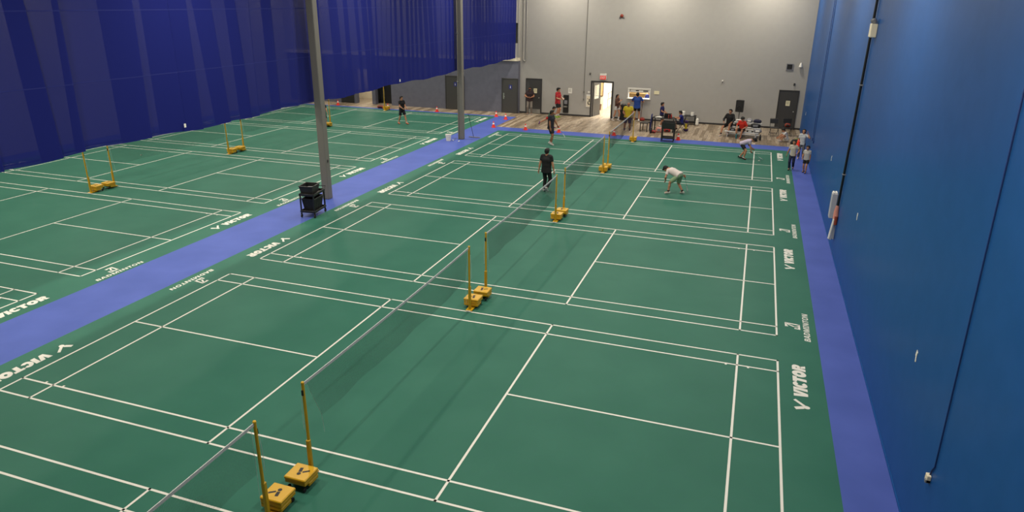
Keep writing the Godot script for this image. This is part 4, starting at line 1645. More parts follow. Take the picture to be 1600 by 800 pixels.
	st = ST()
	for i in 4:
		tube(st, [Vector3(-0.06 - 0.012 * i, 1.0, -0.38 + 0.02 * i), Vector3(-0.04 - 0.035 * i, 0.38 + 0.03 * (i % 2), -0.42 + 0.03 * i)], [0.032, 0.036], 8)
	obj("plastic_sleeve", st, "paper_white", t)
	t = thing("wall_cabinet", "pale grey box on the blue wall behind the black pipe's lower end", "box", Vector3(WALL_X, 0, -14.35))
	st = ST()
	box(st, Vector3(-0.075, 1.16, 0), Vector3(0.15, 0.74, 0.28), 0.012)
	obj("case", st, mat("cabinet_pale", Color(0.66, 0.66, 0.69), 0.6), t)
	st = ST()
	for i in 2:
		box(st, Vector3(-0.11 + 0.07 * i, 1.545, 0.0), Vector3(0.05, 0.03, 0.24), 0.006)
	obj("lid_ridge", st, "white", t)
	t = thing("emergency_light", "cream emergency light box with two lamps beside the black pipe", "light", Vector3(WALL_X, 6.1, -12.72))
	st = ST()
	box(st, Vector3(-0.07, 0, 0), Vector3(0.14, 0.32, 0.34), 0.012)
	obj("battery_box", st, "cream", t)
	for sg in [-1.0, 1.0]:
		st = ST()
		lathe(st, Vector3(-0.09, 0.22, sg * 0.09), [Vector2(0, -0.07), Vector2(0.05, -0.05), Vector2(0.06, 0.02), Vector2(0.05, 0.05), Vector2(0, 0.06)], 12, Basis(Vector3(0, 0, 1), 0.5))
		obj("lamp_head", st, "bag_grey", t)
	var outs := [[Vector3(WALL_X, 1.99, -10.25), "white paper tag on the blue wall right of the black pipe"], [Vector3(WALL_X, 1.95, -17.4), "white paper tag on the blue wall left of the black pipe"], [Vector3(WALL_X, 1.33, -32.2), "white paper tag on the blue wall by the far door"], [Vector3(WALL_X, 1.98, -3.0), "white paper tag nearest the gallery on the blue wall"]]
	for e in outs:
		t = thing("wall_tag", e[1], "tag", e[0])
		st = ST()
		box(st, Vector3(-0.004, 0.03, 0), Vector3(0.006, 0.10, 0.07), 0.002, Basis(Vector3(1, 0, 0), 0.3))
		obj("sheet", st, "paper_white", t)
		st = ST()
		box(st, Vector3(-0.006, -0.05, 0.02), Vector3(0.008, 0.07, 0.04), 0.002, Basis(Vector3(1, 0, 0), -0.25))
		obj("torn_strip", st, "paper_white", t)
	t = thing("wall_outlet", "pale outlet box at the end of a thin blue cable nearest the gallery", "outlet", Vector3(WALL_X, 0, -1.2))
	st = ST()
	tube(st, [Vector3(-0.012, 1.22, -0.02), Vector3(-0.012, 1.30, 0.0), Vector3(-0.012, 1.40, 0.07), Vector3(-0.012, 1.7, 0.05), Vector3(-0.012, 9.9, -0.55)], 0.009, 7)
	obj("cable", st, "conduit_blue", t)
	st = ST()
	box(st, Vector3(-0.025, 1.17, -0.02), Vector3(0.05, 0.10, 0.09), 0.006)
	obj("outlet_box", st, "cream", t)
	st = ST()
	box(st, Vector3(-0.03, 1.14, 0.0), Vector3(0.06, 0.05, 0.05), 0.006)
	obj("plug", st, "bag_grey", t)

func build_courts() -> void:
	net_post("yellow net post and box cut off by the bottom edge of the picture", 0.0, 1.09, true)
	badminton_net("net at the bottom edge of the picture, running out of the frame", 0.0, 4.19)
	var near := ["yellow net post with black casters at the near end of the longest net", "yellow net post behind the yellow base box where the nearest full net ends", "yellow net post just right of the net end beside the man in black trousers", "yellow net post starting the net nearest the wood floor"]
	var far := ["yellow net post at the far end of the longest net in view", "yellow net post at the net end just right of the man in black trousers", "yellow net post at the net end right of the man in navy", "thin yellow net post by the wood floor in front of the man in yellow"]
	var nets := ["longest net in view, from the foreground posts", "net in the middle of the right row, second nearest fully in view", "net to the right of the man in black trousers", "net farthest away, in front of the man in yellow"]
	for k in 4:
		var zc := -(3.05 + PITCH * k)
		net_post(near[k], 0.0, zc + 3.10, false)
		net_post(far[k], 0.0, zc - 3.10, true)
		badminton_net(nets[k], 0.0, zc, 0.28 if k == 0 else (0.12 if k == 1 else 0.04))
	net_post("yellow net post, left one of the nearer pair beyond the blue strip", -16.77, -(7.63 + 3.10), true)
	net_post("yellow net post, right one of the nearer pair beyond the blue strip", -16.77, -(7.63 + PITCH) + 3.10, false)
	net_post("yellow net post, left one of the farther pair beyond the blue strip", -16.77, -(7.63 + PITCH) - 3.10, true)
	net_post("yellow net post, right one of the farther pair beyond the blue strip", -16.77, -(7.63 + PITCH * 2) + 3.10, false)
	net_post("yellow net post with a player beside it, partly behind the grey column", -16.77, -(7.63 + PITCH * 2) - 3.10, true)
	net_post("yellow net post behind the player hidden by the grey column", -16.77, -(7.63 + PITCH * 3) + 3.10, false)
	net_post("yellow net post in front of the dark doorway at the far left", -16.77, -(7.63 + PITCH * 3) - 3.10, true)
	badminton_net("net between the two yellow post pairs under the blue curtain", -16.77, -(7.63 + PITCH), 0.05)
	badminton_net("net behind the grey column under the blue curtain", -16.77, -(7.63 + PITCH * 2), 0.05)
	badminton_net("net nearest the dark doorway, behind the boy in black", -16.77, -(7.63 + PITCH * 3), 0.05)
	# cones along the wood floor
	var proto := []
	for e in [[-20.9, -33.5, "orange cone at the far left near the black shutter"], [-13.5, -33.35, "orange cone by the dark wall between the boy in black and the column"], [-9.3, -32.95, "orange cone farthest back of the three at the blue corner"], [-8.42, -32.2, "orange cone at the corner where wood and blue floor meet, rightmost of three"], [-8.11, -29.3, "orange cone nearest of the three at the blue corner"],
			[-6.18, -29.2, "orange cone on the blue strip left of the man in navy"], [-4.25, -29.15, "orange cone on the blue strip right of the man in navy"], [-1.26, -29.4, "orange cone behind the farthest net"], [2.12, -29.35, "orange cone beside the black cart at the far end"], [-17.0, -33.3, "orange cone by the net post at the dark doorway"]]:
		cone_marker(e[2], Vector3(e[0], 0, e[1]), proto)
	# shuttlecocks on the floor
	shuttlecock("yellow green shuttlecock on the green court right of the nets", Vector3(1.61, 0, -13.0), 0.6, "shuttle_lime")
	shuttlecock("white shuttlecock by the racket of the bending child", Vector3(6.13, 0, -25.5), 1.1)
	shuttlecock("white shuttlecock in front of the grey column with the mop", Vector3(-8.24, 0, -24.6), 2.1)
	shuttlecock("white shuttlecock between the bucket and the grey column", Vector3(-8.66, 0, -25.2), 0.2)
	shuttlecock("white shuttlecock beside the white bucket", Vector3(-8.58, 0, -24.75), 4.0)
	shuttlecock("white shuttlecock on the far left court under the curtain", Vector3(-20.2, 0, -16.3), 1.4)

func build_props() -> void:
	var st := ST()
	var t: Node3D
	# cart with two bins by the near column
	var cx := Vector3(-7.72, 0, -11.34)
	service_cart("black two shelf cart carrying two black bins beside the near grey column", cx, deg_to_rad(8.0), 0.52, 0.82, 0.17, 0.80, 0.08, true)
	t = thing("plastic_tub", "open black tub standing on top of the left cart", "tub", cx + Vector3(-0.04, 0.76, 0.06), deg_to_rad(10.0))
	bin_shape(st, Vector3.ZERO, 0.46, 0.56, 0.26, 0.82, 0)
	obj("tub_wall", st, "black", t)
	st = ST()
	ab(st, Vector3(-0.14, 0.10, -0.2), Vector3(0.12, 0.16, 0.2), 0.02)
	obj("papers", st, "bag_grey", t)
	t = thing("plastic_crate", "ribbed black crate on the lower shelf of the left cart", "crate", cx + Vector3(0, 0.19, 0.0), deg_to_rad(8.0))
	st = ST()
	bin_shape(st, Vector3.ZERO, 0.44, 0.66, 0.42, 0.78, 7)
	obj("crate_wall", st, "black", t)
	# bucket and squeegee by the far column
	t = thing("white_bucket", "white plastic bucket on the blue strip left of the far column", "bucket", Vector3(-8.85, 0, -24.75))
	st = ST()
	lathe(st, Vector3.ZERO, [Vector2(0, 0), Vector2(0.115, 0), Vector2(0.15, 0.30), Vector2(0.16, 0.31), Vector2(0.158, 0.325), Vector2(0.145, 0.325), Vector2(0.11, 0.02), Vector2(0, 0.02)], 22)
	obj("pail", st, "white", t)
	st = ST()
	var hp := []
	for i in 13:
		var a := PI * i / 12.0
		hp.append(Vector3(cos(a) * 0.158, 0.29 - sin(a) * 0.12, sin(a) * 0.07 + 0.09 * sin(a)))
	tube(st, hp, 0.004, 6)
	obj("handle", st, "metal", t)
	t = thing("floor_squeegee", "floor squeegee leaning on the far column, its blade on the blue strip", "squeegee", Vector3(-7.92, 0, -26.0))
	st = ST()
	ab(st, Vector3(-0.32, 0.01, -0.03), Vector3(0.30, 0.05, 0.03), 0.008)
	obj("blade", st, "bag_grey", t)
	st = ST()
	tube(st, [Vector3(-0.06, 0.04, 0), Vector3(-0.19, 1.25, 0.36)], 0.013, 8)
	obj("stick", st, "frame_dark", t)
	# cart at the far end
	service_cart("black service cart with a deep top tray on the far blue strip", Vector3(1.64, 0, -28.85), 0.0, 0.66, 0.5, 0.16, 0.98, 0.32, false)
	# desk with clutter
	t = thing("folding_table", "black table behind the far service cart", "table", Vector3(1.05, 0, -31.75), deg_to_rad(-6.0))
	st = ST()
	box(st, Vector3(0, 0.735, 0), Vector3(1.30, 0.035, 0.75), 0.01)
	obj("table_top", st, "black", t)
	for x in [-0.58, 0.58]:
		for z in [-0.3, 0.3]:
			st = ST()
			box(st, Vector3(x, 0.36, z), Vector3(0.05, 0.72, 0.05), 0.006)
			obj("leg", st, "black", t)
	st = ST()
	box(st, Vector3(0, 0.14, 0), Vector3(1.1, 0.03, 0.04), 0.005)
	obj("stretcher", st, "black", t)
	t = thing("laptop", "grey laptop open on the black table", "laptop", Vector3(1.15, 0.7525, -31.85), deg_to_rad(200.0))
	st = ST()
	box(st, Vector3(0, 0.01, 0), Vector3(0.36, 0.018, 0.25), 0.005)
	obj("keyboard_deck", st, "bag_grey", t)
	st = ST()
	box(st, Vector3(0, 0.13, -0.17), Vector3(0.36, 0.25, 0.012), 0.004, Basis(Vector3(1, 0, 0), -0.35))
	obj("screen_lid", st, "frame_dark", t)
	t = thing("paper_stack", "white papers at the left end of the black table", "papers", Vector3(0.72, 0.7525, -31.7), 0.3)
	st = ST()
	for i in 4:
		box(st, Vector3(0.01 * i, 0.004 + 0.008 * i, 0), Vector3(0.30, 0.008, 0.21), 0.001, Basis(Vector3.UP, 0.1 * i))
	obj("sheets", st, "paper_white", t)
	for e in [["red", Vector3(1.42, 0.7525, -31.7), "tall red bottle on the black table"], ["rust", Vector3(1.3, 0.7525, -31.55), "short brown bottle on the black table"]]:
		t = thing("drink_bottle", e[2], "bottle", e[1])
		st = ST()
		lathe(st, Vector3.ZERO, [Vector2(0, 0), Vector2(0.036, 0.0), Vector2(0.038, 0.02), Vector2(0.038, 0.15), Vector2(0.016, 0.20), Vector2(0.016, 0.22)], 14)
		obj("flask", st, e[0], t)
		st = ST()
		lathe(st, Vector3(0, 0.22, 0), [Vector2(0.02, 0), Vector2(0.02, 0.03), Vector2(0, 0.032)], 12)
		obj("cap", st, "black", t)
	t = thing("poster_tube", "blue upright board leaning at the left end of the black table", "board", Vector3(0.375, 0, -31.5))
	st = ST()
	box(st, Vector3(0, 0.47, 0), Vector3(0.04, 0.94, 0.3), 0.006, Basis(Vector3(0, 0, 1), -0.04))
	obj("board", st, "box_blue", t)
	t = thing("hand_bag", "pink bag under the left end of the black table", "bag", Vector3(0.86, 0, -31.3))
	soft_bag(t, Vector3(0.34, 0.3, 0.2), "pink", "bag_grey")
	t = thing("hand_bag", "red bag on the floor under the black table", "bag", Vector3(1.28, 0, -31.55))
	soft_bag(t, Vector3(0.36, 0.2, 0.22), "red", "black")
	t = thing("hand_bag", "dark red bag beside the leg of the black table, left of the pink bag", "bag", Vector3(0.62, 0, -30.95))
	soft_bag(t, Vector3(0.25, 0.16, 0.2), "red", "black")
	t = thing("flask_jar", "small black jar on the floor between stool and table", "jar", Vector3(0.48, 0, -30.85))
	st = ST()
	lathe(st, Vector3.ZERO, [Vector2(0, 0), Vector2(0.06, 0), Vector2(0.065, 0.02), Vector2(0.065, 0.2), Vector2(0.04, 0.24)], 14)
	obj("jar_wall", st, "black", t)
	st = ST()
	lathe(st, Vector3(0, 0.24, 0), [Vector2(0.045, 0), Vector2(0.045, 0.04), Vector2(0, 0.045)], 12)
	obj("cap", st, "frame_dark", t)
	# stool
	t = thing("low_stool", "black four legged stool left of the black table", "stool", Vector3(0.07, 0, -31.4), deg_to_rad(-8.0))
	st = ST()
	box(st, Vector3(0, 0.48, 0), Vector3(0.46, 0.05, 0.62), 0.015)
	obj("seat", st, "frame_dark", t)
	for x in [-0.19, 0.19]:
		for z in [-0.26, 0.26]:
			st = ST()
			box(st, Vector3(x, 0.228, z), Vector3(0.04, 0.456, 0.04), 0.005)
			obj("leg", st, "black", t)
	# side table with paper rolls
	t = thing("side_table", "low dark side table against the far wall right of the seated boy in blue", "table", Vector3(2.05, 0, -34.62))
	st = ST()
	box(st, Vector3(0, 0.5, 0), Vector3(0.95, 0.04, 0.5), 0.008)
	obj("table_top", st, "black", t)
	st = ST()
	box(st, Vector3(0, 0.15, -0.05), Vector3(0.88, 0.03, 0.4), 0.006)
	obj("shelf", st, "black", t)
	for x in [-0.43, 0.43]:
		for z in [-0.2, 0.2]:
			st = ST()
			box(st, Vector3(x, 0.24, z), Vector3(0.045, 0.48, 0.045), 0.005)
			obj("leg", st, "black", t)
	for e in [[Vector3(2.3, 0.52, -34.6), "white paper roll on the right end of the low side table", 0.09, 0.2], [Vector3(1.76, 0.52, -34.6), "wider white paper roll on the left end of the low side table", 0.12, 0.22]]:
		t = thing("paper_roll", e[1], "roll", e[0])
		st = ST()
		lathe(st, Vector3.ZERO, [Vector2(0.02, 0), Vector2(e[2], 0), Vector2(e[2], e[3]), Vector2(0.02, e[3]), Vector2(0.02, 0)], 18)
		obj("wound_paper", st, "paper_white", t)
		st = ST()
		lathe(st, Vector3.ZERO, [Vector2(0.016, 0), Vector2(0.02, 0), Vector2(0.02, e[3] + 0.002), Vector2(0.016, e[3] + 0.002)], 12)
		obj("core", st, "beige", t)
	t = thing("plastic_bag", "white crumpled bag hanging off the low side table", "bag", Vector3(2.63, 0, -34.4))
	soft_bag(t, Vector3(0.15, 0.42, 0.2), "paper_white", "paper_white")
	t = thing("backpack", "purple and yellow backpack behind the seated boy in blue", "backpack", Vector3(2.22, 0, -32.2))
	soft_bag(t, Vector3(0.26, 0.62, 0.2), "purple", "yellow")
	# chair of the seated boy
	chair("black chair the boy in blue sits on, facing the table", Vector3(1.98, 0, -31.75), deg_to_rad(-90.0), "black", "black")
	chair("grey folding chair standing alone left of the far right door", Vector3(6.82, 0, -32.55), deg_to_rad(12.0), "frame_dark", "frame_dark")
	chair("dark folding chair in front of the far right door", Vector3(7.48, 0, -32.9), deg_to_rad(8.0), "black", "black")
	t = thing("hand_bag", "dark red bag on the seat of the dark folding chair", "bag", Vector3(7.48, 0.465, -32.9))
	soft_bag(t, Vector3(0.3, 0.22, 0.2), "rust", "black")
	# black case by the open door, bags and broom by the service window
	t = thing("black_case", "tall black case standing between the woman and the service window", "case", Vector3(-1.80, 0, -34.75), deg_to_rad(4.0))
	st = ST()
	box(st, Vector3(0, 0.46, 0), Vector3(0.36, 0.9, 0.28), 0.03, Basis(Vector3(0, 0, 1), -0.06))
	obj("shell", st, "black_soft", t)
	st = ST()
	tube(st, [Vector3(-0.06, 0.9, 0), Vector3(-0.05, 0.97, 0), Vector3(0.13, 0.96, 0), Vector3(0.14, 0.9, 0)], 0.012, 6)
	obj("handle", st, "rubber", t)
	for e in [[Vector3(-0.62, 0, -34.85), "dark red bag on the floor right of the man in blue at the window", 0.34], [Vector3(-1.12, 0, -34.9), "dark red bag on the floor left of the man in blue at the window", 0.22]]:
		t = thing("hand_bag", e[1], "bag", e[0])
		soft_bag(t, Vector3(e[2], 0.2, 0.2), "rust", "red")
	t = thing("broom", "thin brown broom leaning on the wall right of the man in blue", "broom", Vector3(-0.72, 0, -34.95))
	st = ST()
	tube(st, [Vector3(0, 0.08, 0.05), Vector3(0.02, 1.25, -0.12)], 0.014, 8)
	obj("stick", st, "brown", t)
	st = ST()
	ab(st, Vector3(-0.13, 0, 0.02), Vector3(0.13, 0.1, 0.08), 0.01)
	obj("brush", st, "rust", t)
	# bleacher bench with bags
	t = thing("bleacher_bench", "low three tier aluminium bench with bags on it at the far right", "bench", Vector3(5.25, 0, -31.9), deg_to_rad(-6.0))
	for i in 3:
		st = ST()
		box(st, Vector3(0, 0.30 + 0.17 * i, 0.62 - 0.55 * i), Vector3(1.75, 0.04, 0.26), 0.008)
		obj("seat_plank", st, "bench_alu", t)
	for i in 2:
		st = ST()
		box(st, Vector3(0, 0.14 + 0.17 * i, 0.34 - 0.55 * i), Vector3(1.75, 0.03, 0.24), 0.006)
		obj("foot_plank", st, "bench_alu", t)
	for x in [-0.72, 0.0, 0.72]:
		st = ST()
		for i in 3:
			box(st, Vector3(x, (0.28 + 0.17 * i) * 0.5, 0.62 - 0.55 * i), Vector3(0.05, 0.28 + 0.17 * i, 0.05), 0.005)
		tube(st, [Vector3(x, 0.03, 0.7), Vector3(x, 0.03, -0.6)], 0.022, 6)
		obj("support_frame", st, "bench_alu", t)
	var bags := [[Vector3(5.92, 0.66, -32.35), Vector3(0.42, 0.2, 0.26), "navy", "navy", "navy sports bag on the top tier of the bench"], [Vector3(5.85, 0.49, -31.8), Vector3(0.52, 0.24, 0.24), "bag_black", "bag_grey", "black sports bag on the middle tier of the bench"], [Vector3(5.98, 0.32, -31.25), Vector3(0.42, 0.22, 0.24), "bag_grey", "white", "grey sports bag on the right end of the lowest tier"],
		[Vector3(4.95, 0.49, -31.95), Vector3(0.36, 0.16, 0.24), "bag_black", "bag_black", "black bag beside the man in black on the bench"], [Vector3(4.98, 0.66, -32.5), Vector3(0.38, 0.13, 0.24), "white", "bag_grey", "white folded jacket on the top tier of the bench"], [Vector3(5.5, 0.66, -32.45), Vector3(0.36, 0.2, 0.24), "bag_grey", "white", "pale grey bag behind the boy in orange"],
		[Vector3(5.6, 0.32, -31.3), Vector3(0.34, 0.10, 0.22), "bag_black", "white", "flat black bag right of the boy in orange on the lowest tier"], [Vector3(4.72, 0.32, -31.4), Vector3(0.3, 0.16, 0.22), "bag_black", "bag_grey", "small black bag on the left end of the lowest tier"]]
	for e in bags:
		t = thing("sports_bag", e[4], "bag", e[0], deg_to_rad(-6.0))
		soft_bag(t, e[1], e[2], e[3])
	for e in [[Vector3(4.95, 0, -30.95), "teal", "teal bottle on the floor in front of the bench"], [Vector3(6.15, 0, -30.9), "bag_black", "black bottle on the floor at the right end of the bench"]]:
		t = thing("drink_bottle", e[2], "bottle", e[0])
		st = ST()
		lathe(st, Vector3.ZERO, [Vector2(0, 0), Vector2(0.045, 0.0), Vector2(0.048, 0.02), Vector2(0.048, 0.2), Vector2(0.02, 0.25), Vector2(0.02, 0.27)], 14)
		obj("flask", st, e[1], t)
		st = ST()
		lathe(st, Vector3(0, 0.27, 0), [Vector2(0.025, 0), Vector2(0.025, 0.03), Vector2(0, 0.032)], 12)
		obj("cap", st, "black", t)
	# loudspeaker on a stand
	t = thing("speaker_stand", "black tripod stand behind the bench", "stand", Vector3(4.9, 0, -34.3))
	st = ST()
	tube(st, [Vector3(0, 0.1, 0), Vector3(0, 0.95, 0)], 0.018, 8)
	obj("pole", st, "black", t)
	for i in 3:
		var a := TAU * i / 3.0 + 0.4
		st = ST()
		tube(st, [Vector3(0, 0.45, 0), Vector3(cos(a) * 0.42, 0.015, sin(a) * 0.42)], 0.012, 6)
		obj("leg", st, "black", t)
	t = thing("loudspeaker", "black loudspeaker cabinet on the tripod stand", "speaker", Vector3(4.9, 0.94, -34.3), deg_to_rad(-14.0))
	st = ST()
	prism(st, [Vector2(-0.2, -0.16), Vector2(0.2, -0.16), Vector2(0.2, 0.05), Vector2(0.12, 0.17), Vector2(-0.12, 0.17), Vector2(-0.2, 0.05)].map(func(p): return Vector2(p.x, -p.y)), Transform3D(Basis(Vector3(1, 0, 0), Vector3(0, 0, 1), Vector3(0, 1, 0)), Vector3.ZERO), 0.64)
	obj("cabinet", st, "black", t)
	st = ST()
	for i in 9:
		ab(st, Vector3(-0.15, 0.06 + 0.06 * i, 0.16), Vector3(0.15, 0.075 + 0.06 * i, 0.166))
	obj("grille", st, "frame_dark", t)
	st = ST()
	lathe(st, Vector3(0, 0.2, 0.162), [Vector2(0.13, 0.0), Vector2(0.12, 0.012), Vector2(0.06, 0.002), Vector2(0, 0.01)], 20, Basis(Vector3(1, 0, 0), Vector3(0, 0, 1), Vector3(0, -1, 0)))
	obj("woofer", st, "rubber", t)
	# racket bag by the blue wall, bag by the far left post
	t = thing("racket_bag", "black and lime racket bag on the wood floor by the blue wall", "bag", Vector3(7.9, 0, -30.3), deg_to_rad(20.0))
	soft_bag(t, Vector3(0.62, 0.3, 0.24), "bag_black", "lime")
	t = thing("sports_bag", "orange and black bag beside the net post at the dark doorway", "bag", Vector3(-17.5, 0, -33.25))
	soft_bag(t, Vector3(0.5, 0.2, 0.26), "rust", "bag_black")

func soft_bag(t: Node3D, s: Vector3, m: String, trim: String) -> void:
	# a filled cloth bag: a sagging rounded body, a pocket and a carry loop
	var pr := []
	var r := minf(s.y, s.z) * 0.42
	var hx := s.x * 0.5 - r
	var hy := s.y * 0.5
	pr.append([Vector3(-hx, r, 0), Vector3(hx, r, 0), r * 1.05, r, 0])
	pr.append([Vector3(-hx * 0.8, s.y - r, 0), Vector3(hx * 0.9, s.y - r * 1.15, 0), r * 0.92, r * 0.88, 0])
	if s.y > 3.0 * r:
		pr.append([Vector3(-hx, hy, 0), Vector3(hx, hy, 0), r, r * 0.96, 0])
	obj("body", join([[field_mesh(pr, maxf(0.02, s.x / 24.0), r * 0.5), Transform3D()]]), m, t)
	var st := ST()
	box(st, Vector3(0.0, hy * 0.9, r * 0.92), Vector3(s.x * 0.5, s.y * 0.45, r * 0.35), r * 0.12)
	obj("pocket", st, trim, t)
	st = ST()
	tube(st, [Vector3(-s.x * 0.2, s.y * 0.93, 0), Vector3(-s.x * 0.1, s.y * 1.05, 0), Vector3(s.x * 0.1, s.y * 1.06, 0), Vector3(s.x * 0.2, s.y * 0.92, 0)], 0.01, 6)
	obj("strap", st, trim, t)

func chair(label: String, at: Vector3, turn: float, m: String, fm: String) -> void:
	var t := thing("folding_chair", label, "chair", at, turn)
	var st := ST()
	box(st, Vector3(0, 0.445, 0), Vector3(0.42, 0.035, 0.40), 0.012)
	obj("seat", st, m, t)
	st = ST()
	box(st, Vector3(0, 0.76, -0.20), Vector3(0.42, 0.24, 0.025), 0.01, Basis(Vector3(1, 0, 0), -0.15))
	obj("backrest", st, m, t)
	for x in [-0.215, 0.215]:
		st = ST()
		tube(st, [Vector3(x, 0.0, 0.22), Vector3(x, 0.45, -0.06), Vector3(x, 0.86, -0.22), Vector3(x * 0.92, 0.90, -0.235)], 0.013, 7)
		obj("front_leg", st, fm, t)
		st = ST()
		tube(st, [Vector3(x * 0.9, 0.0, -0.24), Vector3(x * 0.9, 0.44, 0.10)], 0.012, 7)
		obj("rear_leg", st, fm, t)
	st = ST()
	tube(st, [Vector3(-0.2, 0.90, -0.235), Vector3(0.2, 0.90, -0.235)], 0.013, 7)
	tube(st, [Vector3(-0.2, 0.14, 0.13), Vector3(0.2, 0.14, 0.13)], 0.009, 6)
	tube(st, [Vector3(-0.19, 0.14, -0.13), Vector3(0.19, 0.14, -0.13)], 0.009, 6)
	obj("cross_bar", st, fm, t)

func build_people() -> void:
	head_pre = {"skin": make_head()}
	for k in ["short", "bushy", "long", "tail", "thin"]:
		head_pre[k] = hair_mesh(k)
	hand_pre = {"relaxed": make_hand(0.28), "grip": make_hand(1.0)}
	var BK := Color(0.05, 0.05, 0.06)
	var NV := Color(0.07, 0.08, 0.13)
	var WH := Color(0.74, 0.73, 0.72)
	# man in black walking away between the nets
	person("man in black shirt and long black trousers walking away beside a net", Vector3(-1.35, 0, -16.85), 1.64, 172.0,
		{"pelvis": Vector3(0, 0.93, 0.02), "fr": Vector3(-0.12, 0.22, -0.20), "tr": Vector3(-0.1, -0.75, 0.6), "fl": Vector3(0.09, 0.085, 0.05), "hl": Vector3(0.30, 0.80, -0.06), "hr": Vector3(-0.31, 0.82, 0.05), "head": Vector3(0, 1, 0.12)},
		{"top": BK, "bottom": BK, "leg": 1.92, "shoe": WH, "hair": "short", "hem": 0.10, "width": 1.08})
	# boy bending on the third court
	person("boy in white shirt and pale green shorts bending over on the court", Vector3(3.25, 0, -18.36), 1.50, -118.0,
		{"pelvis": Vector3(-0.02, 0.83, -0.10), "lean": Vector3(0.12, 0.34, 1), "head": Vector3(0.1, 0.05, 1), "face": Vector3(0, -1, 0.2), "fl": Vector3(0.24, 0.085, 0.20), "fr": Vector3(-0.24, 0.085, -0.20), "kl": Vector3(0.3, 0, 1), "kr": Vector3(-0.3, 0, 1),
		"hl": Vector3(0.22, 0.55, 0.40), "hr": Vector3(-0.42, 0.74, -0.06), "er": Vector3(-0.5, 0.9, -0.3), "gr": true, "tl": Vector3(0.6, -0.28, 1), "tr": Vector3(-0.2, -0.28, 1)},
		{"top": Color(0.76, 0.72, 0.70), "bottom": Color(0.50, 0.60, 0.46), "leg": 0.86, "shoe": Color(0.7, 0.68, 0.65), "hair": "short", "sock": BK, "sock_len": 0.2, "head": 1.1, "width": 1.08, "hem": 0.0})
	racket("racket hanging from the hand of the bending boy in green shorts", grip_r, Vector3(0.28, -1.0, 0.0), Vector3(0, 0, 1))
	# man in navy at the back of the fourth court
	person("man in navy shirt and shorts standing sideways on the farthest right court", Vector3(-3.72, 0, -25.65), 1.70, 78.0,
		{"head": Vector3(0, 1, 0.22), "face": Vector3(0.1, -0.25, 1), "lean": Vector3(0, 1, 0.03), "fl": Vector3(0.10, 0.085, -0.08), "fr": Vector3(-0.10, 0.085, 0.10), "hr": Vector3(-0.22, 0.80, 0.10), "hl": Vector3(0.20, 0.90, 0.30), "gl": true},
		{"top": NV, "bottom": Color(0.05, 0.05, 0.09), "leg": 0.78, "shoe": WH, "sock": WH, "sock_len": 0.15, "hair": "short", "hem": 0.08, "skin": 1, "width": 1.06})
	racket("racket held low by the man in navy", grip_l, Vector3(0.55, -0.75, -0.1), Vector3(0, 0, 1))
	# runner partly behind him
	person("child running in green shirt and red shorts, partly behind the man in navy", Vector3(-5.15, 0, -30.4), 1.30, 88.0,
		{"pelvis": Vector3(0, 0.84, 0), "lean": Vector3(0, 1, 0.55), "fl": Vector3(0.08, 0.085, 0.30), "fr": Vector3(-0.10, 0.36, -0.72), "tr": Vector3(0, -1, -0.3), "hl": Vector3(0.25, 0.92, -0.10), "hr": Vector3(-0.25, 1.08, 0.50), "gl": true, "gr": true},
		{"top": Color(0.22, 0.36, 0.27), "bottom": Color(0.62, 0.10, 0.09), "leg": 0.6, "shoe": Color(0.28, 0.12, 0.42), "hair": "short", "head": 1.15})
	# along the far wall
	var t := person("man in a dark maroon shirt, mask and grey trousers by the far left door", Vector3(-7.66, 0, -34.55), 1.70, 12.0,
		{"hl": Vector3(0.08, 1.08, 0.24), "hr": Vector3(-0.10, 1.10, 0.24), "el": Vector3(1, -0.4, -0.4), "er": Vector3(-1, -0.4, -0.4), "gl": true, "gr": true, "head": Vector3(0, 1, 0.1)},
		{"top": Color(0.13, 0.06, 0.08), "bottom": Color(0.42, 0.39, 0.36), "leg": 1.9, "shoe": Color(0.5, 0.5, 0.5), "hair": "short", "skin": 1, "width": 1.08})
	var st := ST()
	box(st, Vector3(0, 1.545, 0.135), Vector3(0.12, 0.085, 0.04), 0.015)
	obj("face_mask", st, "black_soft", t)
	person("young man in a red shirt, black shorts and lime shoes by the far wall", Vector3(-5.72, 0, -34.1), 1.78, 75.0,
		{"hl": Vector3(0.12, 1.10, 0.28), "hr": Vector3(-0.12, 1.08, 0.30), "el": Vector3(0.6, -0.6, -0.6), "er": Vector3(-0.6, -0.6, -0.6), "gl": true, "gr": true, "head": Vector3(0, 1, 0.15), "face": Vector3(0, -0.3, 1)},
		{"top": Color(0.60, 0.08, 0.12), "bottom": BK, "leg": 0.75, "shoe": Color(0.45, 0.68, 0.15), "sock": WH, "sock_len": 0.35, "hair": "bushy", "hem": 0.08, "sleeve": 0.75})
	t = thing("phone", "pale phone in the hands of the young man in red", "phone", (grip_l + grip_r) * 0.5, deg_to_rad(75.0))
	st = ST()
	box(st, Vector3(0, 0.05, 0), Vector3(0.075, 0.15, 0.012), 0.004, Basis(Vector3(1, 0, 0), -0.6))
	obj("case", st, "paper_white", t)
	st = ST()
	box(st, Vector3(0, 0.051, -0.007), Vector3(0.066, 0.135, 0.004), 0.001, Basis(Vector3(1, 0, 0), -0.6))
	obj("screen", st, "black", t)
